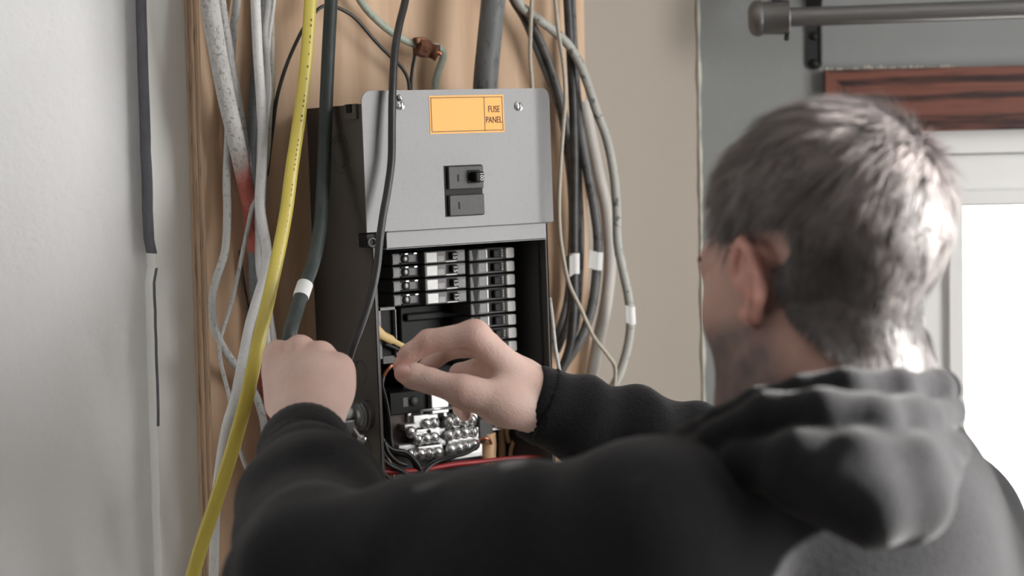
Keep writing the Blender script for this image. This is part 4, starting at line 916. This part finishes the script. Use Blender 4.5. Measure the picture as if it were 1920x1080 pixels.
# left hand: fist around the green cable, back of the hand to the camera
LWp = pt(572, 792, 1.795)
lm = [pt(634, 694, 1.848), pt(601, 671, 1.855), pt(563, 659, 1.862), pt(522, 668, 1.868)]
for q, r0, r1 in zip(lm, (.020, .020, .019, .018), (.0130, .0130, .0125, .0120)):
    base.append((cap(LWp + (q - LWp) * .15, q, r0, r1), .012))
base.append((ell(LWp + (lm[1] - LWp) * .5, np.eye(3), (.034, .030, .034)), .02))
base.append((cap(pt(528, 760, 1.83), pt(520, 700, 1.86), .0155, .0145), .016)); base.append((cap(pt(612, 770, 1.80), pt(628, 722, 1.84), .0175, .0165), .016))
base.append((cap(LWp, LW + (LE - LW) * .18, .027, .029), .02))
for i, q in enumerate(lm):
    dn = V3(-CUP); fw = V3(FWD); rr = (.0128, .0130, .0125, .0112)[i]
    base.append((ell(q - fw * .004 + V3(CUP) * .003, np.eye(3), (.0125, .0125, .0125)), .005))
    limbs.append((.010, finger([q, q + fw * .040 + dn * .006, q + fw * .046 + dn * .028, q + fw * .028 + dn * .036], [rr, rr * .92, rr * .82, rr * .72])))
limbs.append((.010, finger([pt(622, 745, 1.835), pt(640, 726, 1.868), pt(618, 705, 1.915), pt(590, 700, 1.925)], [.0150, .0135, .0120, .0100])))
fld = Field(base, limbs)
allp = np.array([p for p in (HEAD, NECK, LS, LE, LW, RS, RE, RW)])
lo = allp.min(0) - .16; hi = allp.max(0) + .16; lo[2] = (NECK - bu * .45)[2]
P, Fq = mesh_field(fld, lo, hi, .0021)
P, Fq = biggest(P, Fq); P = relax(P, Fq, 2, .5)
# skin colour: tan skin, red ears and knuckles, dark stubble on the jaw
H = hlocal(P); col = np.tile(np.array((.66, .475, .415)), (len(P), 1))
head = (np.linalg.norm(H, axis=1) < .19)
def sstep(a, b_, x): t = np.clip((x - a) / (b_ - a), 0, 1); return t * t * (3 - 2 * t)
col[head] = (.44, .265, .22)
st = head * sstep(-.028, -.052, H[:, 2]) * sstep(-.022, .012, H[:, 0]) * sstep(-.145, -.122, H[:, 2])
col = col * (1 - st[:, None] * .88) + np.array((.055, .05, .048)) * st[:, None] * .88
ear = head & (np.abs(H[:, 1]) > .0705) & (np.abs(H[:, 0]) < .045) & (np.abs(H[:, 2] + .014) < .045)
for s in (1, -1):
    w_ = head * sstep(.068, .078, H[:, 1] * s) * np.exp(-((H[:, 0] - .008) / .030) ** 4 - ((H[:, 2] + .014) / .042) ** 4); col = col * (1 - w_[:, None]) + np.array((.50, .235, .195)) * w_[:, None]
lip = head & (H[:, 0] > .088) & (np.abs(H[:, 2] + .063) < .009) & (np.abs(H[:, 1]) < .024); col[lip] = (.40, .16, .15)
for q in mcp + lm + [pt(868, 733, 1.83), pt(803, 640, 1.858), pt(757, 700, 1.846), pt(751, 686, 1.862)]:
    w_ = np.exp(-(np.linalg.norm(P - q, axis=1) / .014) ** 2) * .65; col = col * (1 - w_[:, None]) + np.array((.56, .27, .215)) * w_[:, None]
m_skin = mat('skin', (.5, .33, .27), .5, attr='Col', var=.28, vscale=45, dark=(.52, .32, .27), bump=.22, bscale=420, sss=.18, spec=.35)
person = np_mesh('person', P, Fq, m_skin, cols=col)
tag(person, 'person with greying hair and black hoodie, both hands working at the fuse panel', 'person')
# eyes and nails
m_eye = mat('eye_white', (.75, .73, .70), .2); m_nail = mat('finger_nail', (.70, .42, .38), .22, spec=.5); m_brow = mat('brow_hair', (.05, .04, .035), .7)
for s in (1, -1):
    c = Vector(hp(.074, .031 * s, -.002)); b = MB(); b.lathe(c - Vector(hf) * .011, Vector(hf), [(0, .004), (.004, .0095), (.011, .0118), (.017, .0095), (.021, .005), (.022, .001)], 16); b.build('eye', m_eye, person, True)
    b = MB(); b.tube([Vector(hp(.098, .012 * s, .020)), Vector(hp(.099, .028 * s, .026)), Vector(hp(.088, .046 * s, .020))], [.003, .0042, .002], 8); b.build('eyebrow', m_brow, person, True)
def nail(c, tdir, n, w_, l_):
    c = Vector(c); t_ = Vector(tdir).normalized(); n = Vector(n); n = (n - t_ * n.dot(t_)).normalized(); a_ = t_.cross(n); b = MB(); vs = []; fs = []
    for i in range(5):
        for j in range(5):
            u = (i / 4 - .5) * 2; v = (j / 4 - .5) * 2; ww = w_ * (1 - .18 * max(0, -v) ** 2 - .35 * max(0, v) ** 3)
            vs.append(c + a_ * u * ww + t_ * v * l_ + n * (.0012 - .0030 * u * u - .0012 * v * v))
    for i in range(4):
        for j in range(4): fs.append((i*5+j, i*5+j+1, (i+1)*5+j+1, (i+1)*5+j))
    k = len(vs); vs += [v - n * .0012 for v in vs]; fs += [tuple(x + k for x in f[::-1]) for f in fs]
    b.add(vs, fs); b.build('nail', m_nail, person, True)
tA = pt(764, 702, 1.844); tB = pt(800, 712, 1.838)
nail(tA + V3(-FWD) * .0122 + V3(CUP) * .0040, tA - tB, -FWD * 1.0 + CUP * .35, .0062, .0075)

# ------------------------------------------------------------------ hair: a scalp cap and thousands of short strands
def hairline(Hl):
    f, l, u = Hl[:, 0], Hl[:, 1], Hl[:, 2]
    side = np.where(f > .018, .050 + (f - .018) * .35, np.where(f > -.022, .030 - np.clip((.018 - f), 0, .02) * 0.0, -.075 - 0 * f))
    # over the ear, down to the nape behind it
    side = np.where(f > .030, .055 + (f - .03) * .35, np.where(f > .022, -.030 + (f - .022) * 6.0, np.where(f > -.013, .026, -.040 - (-.013 - f) * 1.4)))
    side = np.maximum(side, -.135)
    return (u - side)
HP = HEAD + (P - HEAD)
scalp_ok = head & (hairline(H) > 0) & ~ear & (H[:, 0] < .088)
WH = np.array((-.085, -.028, .078)); WH = WH / np.linalg.norm(WH) * .115            # crown whorl
# cap
center_loc = np.array((-.012, 0, .022))
fn = np.cross(H[Fq[:, 2]] - H[Fq[:, 0]], H[Fq[:, 3]] - H[Fq[:, 1]]); nrmv = np.zeros_like(H)
for k in range(4): np.add.at(nrmv, Fq[:, k], fn)
sgn = np.sign((nrmv[scalp_ok] * (H[scalp_ok] - center_loc)).sum()); nrmv *= sgn; nrmv /= np.maximum(np.linalg.norm(nrmv, axis=1), 1e-12)[:, None]
hmask = np.zeros(len(P), bool); hmask[scalp_ok] = True
capF = Fq[hmask[Fq].all(1)]
used = np.unique(capF); remap = -np.ones(len(P), int); remap[used] = np.arange(len(used))
edge_h = np.clip(hairline(H)[used] / .02, 0, 1)
def vnoise(X, s, seed=0.0):
    return np.array([mnoise.noise(Vector((x[0] * s + seed, x[1] * s, x[2] * s))) for x in X])
thick = np.clip(.004 + .004 * sstep(-.02, .06, H[used, 2]), 0, 1)
capH = H[used] + nrmv[used] * (thick * edge_h)[:, None]
capP = HEAD + capH @ HA
m_hair = mat('hair', (.09, .075, .07), .55, attr='Col', spec=.45, sheen=.25)
# strands
rng = np.random.default_rng(11)
NST = 30000
tri = capF[rng.integers(0, len(capF), NST)]
w4 = rng.dirichlet((1, 1, 1, 1), NST); root = (H[tri] * w4[:, :, None]).sum(1)
nv = (nrmv[tri] * w4[:, :, None]).sum(1); nv /= np.linalg.norm(nv, axis=1)[:, None]
away = root - WH; away -= nv * (away * nv).sum(1)[:, None]; da = np.linalg.norm(away, axis=1); away /= np.maximum(da, 1e-6)[:, None]
swirl = np.cross(nv, away)
clump = np.stack([vnoise(root, 75, 0), vnoise(root, 75, 40), vnoise(root, 75, 90)], 1)
down = np.array((-.12, 0, -1.0)); dn = down - nv * (nv @ down)[:, None]
lowness = sstep(.05, -.03, root[:, 2])
flow = away * (1 - .6 * lowness)[:, None] + swirl * (.35 * np.exp(-da / .05))[:, None] + dn * (.7 * lowness)[:, None] + clump * .55 + rng.normal(0, .10, (NST, 3)) + rng.normal(0, 1.0, (NST, 3)) * (.9 * np.exp(-(da / .020) ** 2))[:, None]
flow -= nv * (flow * nv).sum(1)[:, None]; flow /= np.linalg.norm(flow, axis=1)[:, None]
top = sstep(-.02, .07, root[:, 2])
length = (.019 + .016 * top) * rng.uniform(.7, 1.2, NST) * np.clip(hairline(root) / .03 + .45, .45, 1)
lift = (.34 + .16 * vnoise(root, 60, 7) + .35 * np.exp(-da / .022)) * rng.uniform(.8, 1.2, NST)
nseg = 4; wid = np.array([.00034, .00032, .00024, .00012, .00004])
sideV = np.cross(flow, nv)
rows = []
for k in range(nseg + 1):
    t_ = k / nseg
    rows.append(root + nv * (.004 + length * (lift * t_ - .26 * t_ * t_))[:, None] + flow * (length * t_)[:, None])
rows = np.stack(rows, 1)
vl = rows[:, :, None, :] + sideV[:, None, None, :] * np.array((-1, 1))[None, None, :, None] * wid[None, :, None, None] * 2.0
vl = vl.reshape(-1, 3)
stP = HEAD + vl @ HA
k0 = (np.arange(NST) * (nseg + 1) * 2)[:, None]
fsq = np.concatenate([k0 + np.array((2*j, 2*j+1, 2*j+3, 2*j+2)) for j in range(nseg)], 0)
tone = vnoise(root, 28, 13) * .5 + .5 + rng.normal(0, .16, NST)
grey = np.clip(.24 + .55 * sstep(.02, .085, root[:, 2]) + .35 * sstep(-.02, -.09, root[:, 0]) * sstep(-.05, .03, root[:, 2]), 0, 1) * np.clip(tone, 0, 1.2)  # grey mix; paler back of the head has window light put into it
cA = np.array((.026, .022, .021)); cB = np.array((.34, .285, .275))
scol = cA + (cB - cA) * np.clip(grey, 0, 1)[:, None]
scol = np.repeat(scol, (nseg + 1) * 2, 0)
allP = np.concatenate([capP, stP]); allF = np.concatenate([remap[capF], fsq + len(capP)])
capc = np.tile(np.array((.045, .038, .036)), (len(capP), 1))
hair = np_mesh('hair', allP, allF, m_hair, person, cols=np.concatenate([capc, scol])); hair['label'] = 'short tousled greying hair'

# ------------------------------------------------------------------ hoodie
m_fleece = mat('black_fleece', (.0125, .0125, .0135), .9, var=.35, vscale=160, dark=(.021, .021, .023), bump=.35, bscale=380, sheen=.12, spec=.08)
def nfield(X, s, seed=0.0):                      # cheap smooth pseudo-noise from summed sines
    q = X * s; v = 0; rr = np.random.default_rng(int(seed * 10) + 3)
    for k in range(5):
        d_ = rr.normal(0, 1, 3); v = v + np.sin(q @ d_ + rr.uniform(0, 6.28)) * (1 - k * .12)
    return v / 3.0
hb = []
hb += [(cap(NECK - bu * .09 - bf * .005, NECK - bu * .50 + bf * .02, .118, .150), 0), (cap(NECK - bu * .075 + bl * .02, LS - bu * .005, .075, .080), .06), (cap(NECK - bu * .075 - bl * .02, RS - bu * .0, .074, .076), .06),
       (ell(NECK - bu * .22 - bf * .045, BA, (.10, .165, .19)), .05)]
hb += [(cap(LS, LS + (LE - LS) * .55, .082, .077), .03), (cap(LS + (LE - LS) * .5, LE, .077, .074), .03), (cap(LE, LE + (LW - LE) * .55, .072, .055), .03), (cap(LE + (LW - LE) * .5, LW - (LW - LE) / np.linalg.norm(LW - LE) * .05, .056, .046), .025), (cap(LW - (LW - LE) / np.linalg.norm(LW - LE) * .05, LW, .037, .034), .012)]
hb += [(cap(RS, RE, .080, .066), .03), (cap(RE, RE + (RW - RE) * .5, .064, .050), .03), (cap(RE + (RW - RE) * .45, RW, .051, .036), .025)]
lax = (LW - LE) / np.linalg.norm(LW - LE); rax = (RW - RE) / np.linalg.norm(RW - RE)
lend_ = LW - lax * .014; rend_ = RW + rax * .008
lua = (LE - LS) / np.linalg.norm(LE - LS)
def hdisp(X, d):
    near = np.abs(d) < .03
    out = np.zeros(len(X))
    if near.any():
        x = X[near]
        # sleeve rings near the cuffs, broader folds on the upper arm and back
        tl = (x - LE) @ lax; wl = np.exp(-((x - (LE + LW) / 2) ** 2).sum(1) / .13 ** 2)
        tr_ = (x - RE) @ rax; wr_ = np.exp(-((x - (RE + RW) / 2) ** 2).sum(1) / .11 ** 2)
        tu = (x - LS) @ lua; wu = np.exp(-((x - (LS * .45 + LE * .55)) ** 2).sum(1) / .17 ** 2)
        n1 = nfield(x, 16, .3); n2 = nfield(x, 38, .7)
        v = wl * .0034 * np.sin(tl * 85 + n1 * 5.0) + wr_ * .0065 * np.sin(tr_ * 125 + n1 * 3.0) + wu * .0040 * np.sin(tu * 55 + n1 * 4.0)
        v = v + .0045 * n1 + .0018 * n2
        out[near] = v
    return out
def hcut(X, d):
    # cut the sleeve ends square; keep other regions
    l_ = np.where(((X - lend_) ** 2).sum(1) < .11 ** 2, (X - lend_) @ lax, -1.0)
    r_ = np.where(((X - rend_) ** 2).sum(1) < .11 ** 2, (X - rend_) @ rax, -1.0)
    return np.maximum(np.maximum(d, l_), r_)
allp = np.array([NECK, LS, LE, LW, RS, RE, RW]); lo = allp.min(0) - .20; hi = allp.max(0) + .16; lo[2] = (NECK - bu * .55)[2]
Ph, Fh = mesh_field(Field(hb, (), hcut, hdisp), lo, hi, .0042)
Ph, Fh = biggest(Ph, Fh); Ph = relax(Ph, Fh, 1, .4)
hoodie = np_mesh('hoodie', Ph, Fh, m_fleece, person); hoodie['label'] = 'black fleece hooded sweatshirt'
# cuffs: thick ribbed bands
def cuff(end, axis, r_in, r_out, length, squash, sdir):
    a = Vector(axis); s1 = Vector(sdir); s1 = (s1 - a * s1.dot(a)).normalized(); s2 = a.cross(s1); b = MB(); vs = []; fs = []
    prof = [(-length - .003, r_in * .6), (-length - .002, r_out * .90), (-length, r_out * .97), (-length * .75, r_out * 1.05), (-length * .3, r_out * 1.06), (-length * .06, r_out * 1.03), (0, r_out * .97), (.0005, r_out * .90), (-.004, r_in), (-length * .6, r_in * .96)]
    seg = 72
    for (t_, r) in prof:
        for j in range(seg):
            th = 2 * math.pi * j / seg; rb = r * (1 + .005 * math.cos(j * math.pi) * (1 if r > r_in else 0)) + .0010 * math.sin(3 * th + t_ * 40)
            vs.append(Vector(end) + a * (t_ + .002 * math.sin(2 * th + 1)) + s1 * (rb * squash * math.cos(th)) + s2 * (rb * math.sin(th)))
    for i in range(len(prof) - 1):
        for j in range(seg): fs.append((i*seg+j, i*seg+(j+1)%seg, (i+1)*seg+(j+1)%seg, (i+1)*seg+j))
    b.add(vs, fs); b.build('cuff', m_fleece, hoodie, True)
cuff(LW - lax * .004, lax, .0345, .0425, .052, 1.0, V3(CRT)); cuff(RW + rax * .020, rax, .031, .0355, .040, 1.0, V3(CUP))
# hood lying in folds around the neck and on the upper back
def C(px, py, d): return pt(px, py, d)
def tubes(pts, rad, k): return [(cap(pts[i], pts[i+1], rad[i], rad[i+1]), k) for i in range(len(pts) - 1)]
hd = []
rim = [C(1295, 845, 1.50), C(1352, 797, 1.47), C(1420, 760, 1.445), C(1500, 738, 1.425), C(1590, 728, 1.42), C(1680, 726, 1.44), C(1755, 722, 1.48), C(1765, 730, 1.55), C(1700, 730, 1.62)]
hd += tubes(rim, [.013, .014, .0145, .0145, .0145, .014, .014, .016, .018], .006)
fold2 = [C(1285, 865, 1.47), C(1350, 830, 1.43), C(1440, 778, 1.40), C(1540, 776, 1.385), C(1640, 790, 1.39), C(1730, 790, 1.43), C(1772, 772, 1.50)]
hd += tubes(fold2, [.015, .0165, .018, .0185, .018, .017, .016], .007)
fold3 = [C(1310, 885, 1.45), C(1400, 870, 1.40), C(1500, 862, 1.37), C(1600, 875, 1.365), C(1700, 872, 1.385), C(1772, 845, 1.44)]
hd += tubes(fold3, [.014, .018, .022, .024, .022, .018], .008)
fold4 = [C(1440, 890, 1.385), C(1490, 905, 1.368), C(1560, 925, 1.355), C(1640, 955, 1.352), C(1715, 945, 1.37), C(1770, 890, 1.41)]
hd += tubes(fold4, [.010, .015, .021, .024, .022, .015], .018)
hd += [(ell(C(1590, 835, 1.455), BA, (.055, .085, .060)), .01), (cap(C(1640, 990, 1.372), C(1690, 985, 1.378), .010, .010), .02)]
hd += [(cap(C(1330, 830, 1.50), C(1250, 880, 1.53), .020, .024), .02)]
def hood_disp(X, d):
    near = np.abs(d) < .03; out = np.zeros(len(X))
    if near.any():
        x = X[near]; t_ = (x - C(1600, 850, 1.4)) @ V3(CRT); n1 = nfield(x, 24, .9); n2 = nfield(x, 55, .2)
        wr_ = np.exp(-((x - C(1740, 820, 1.43)) ** 2).sum(1) / .06 ** 2)
        out[near] = .0026 * n1 + .0010 * n2 + wr_ * .0028 * np.sin(t_ * 105 + n1 * 2)
    return out
ap = np.concatenate([rim, fold2, fold3, fold4]); lo = ap.min(0) - .07; hi = ap.max(0) + .07
Pq, Fq2 = mesh_field(Field(hd, (), None, hood_disp), lo, hi, .0032)
Pq, Fq2 = biggest(Pq, Fq2); Pq = relax(Pq, Fq2, 1, .4)
hood = np_mesh('hood', Pq, Fq2, m_fleece, hoodie); hood['label'] = 'hood lying in folds on the upper back'
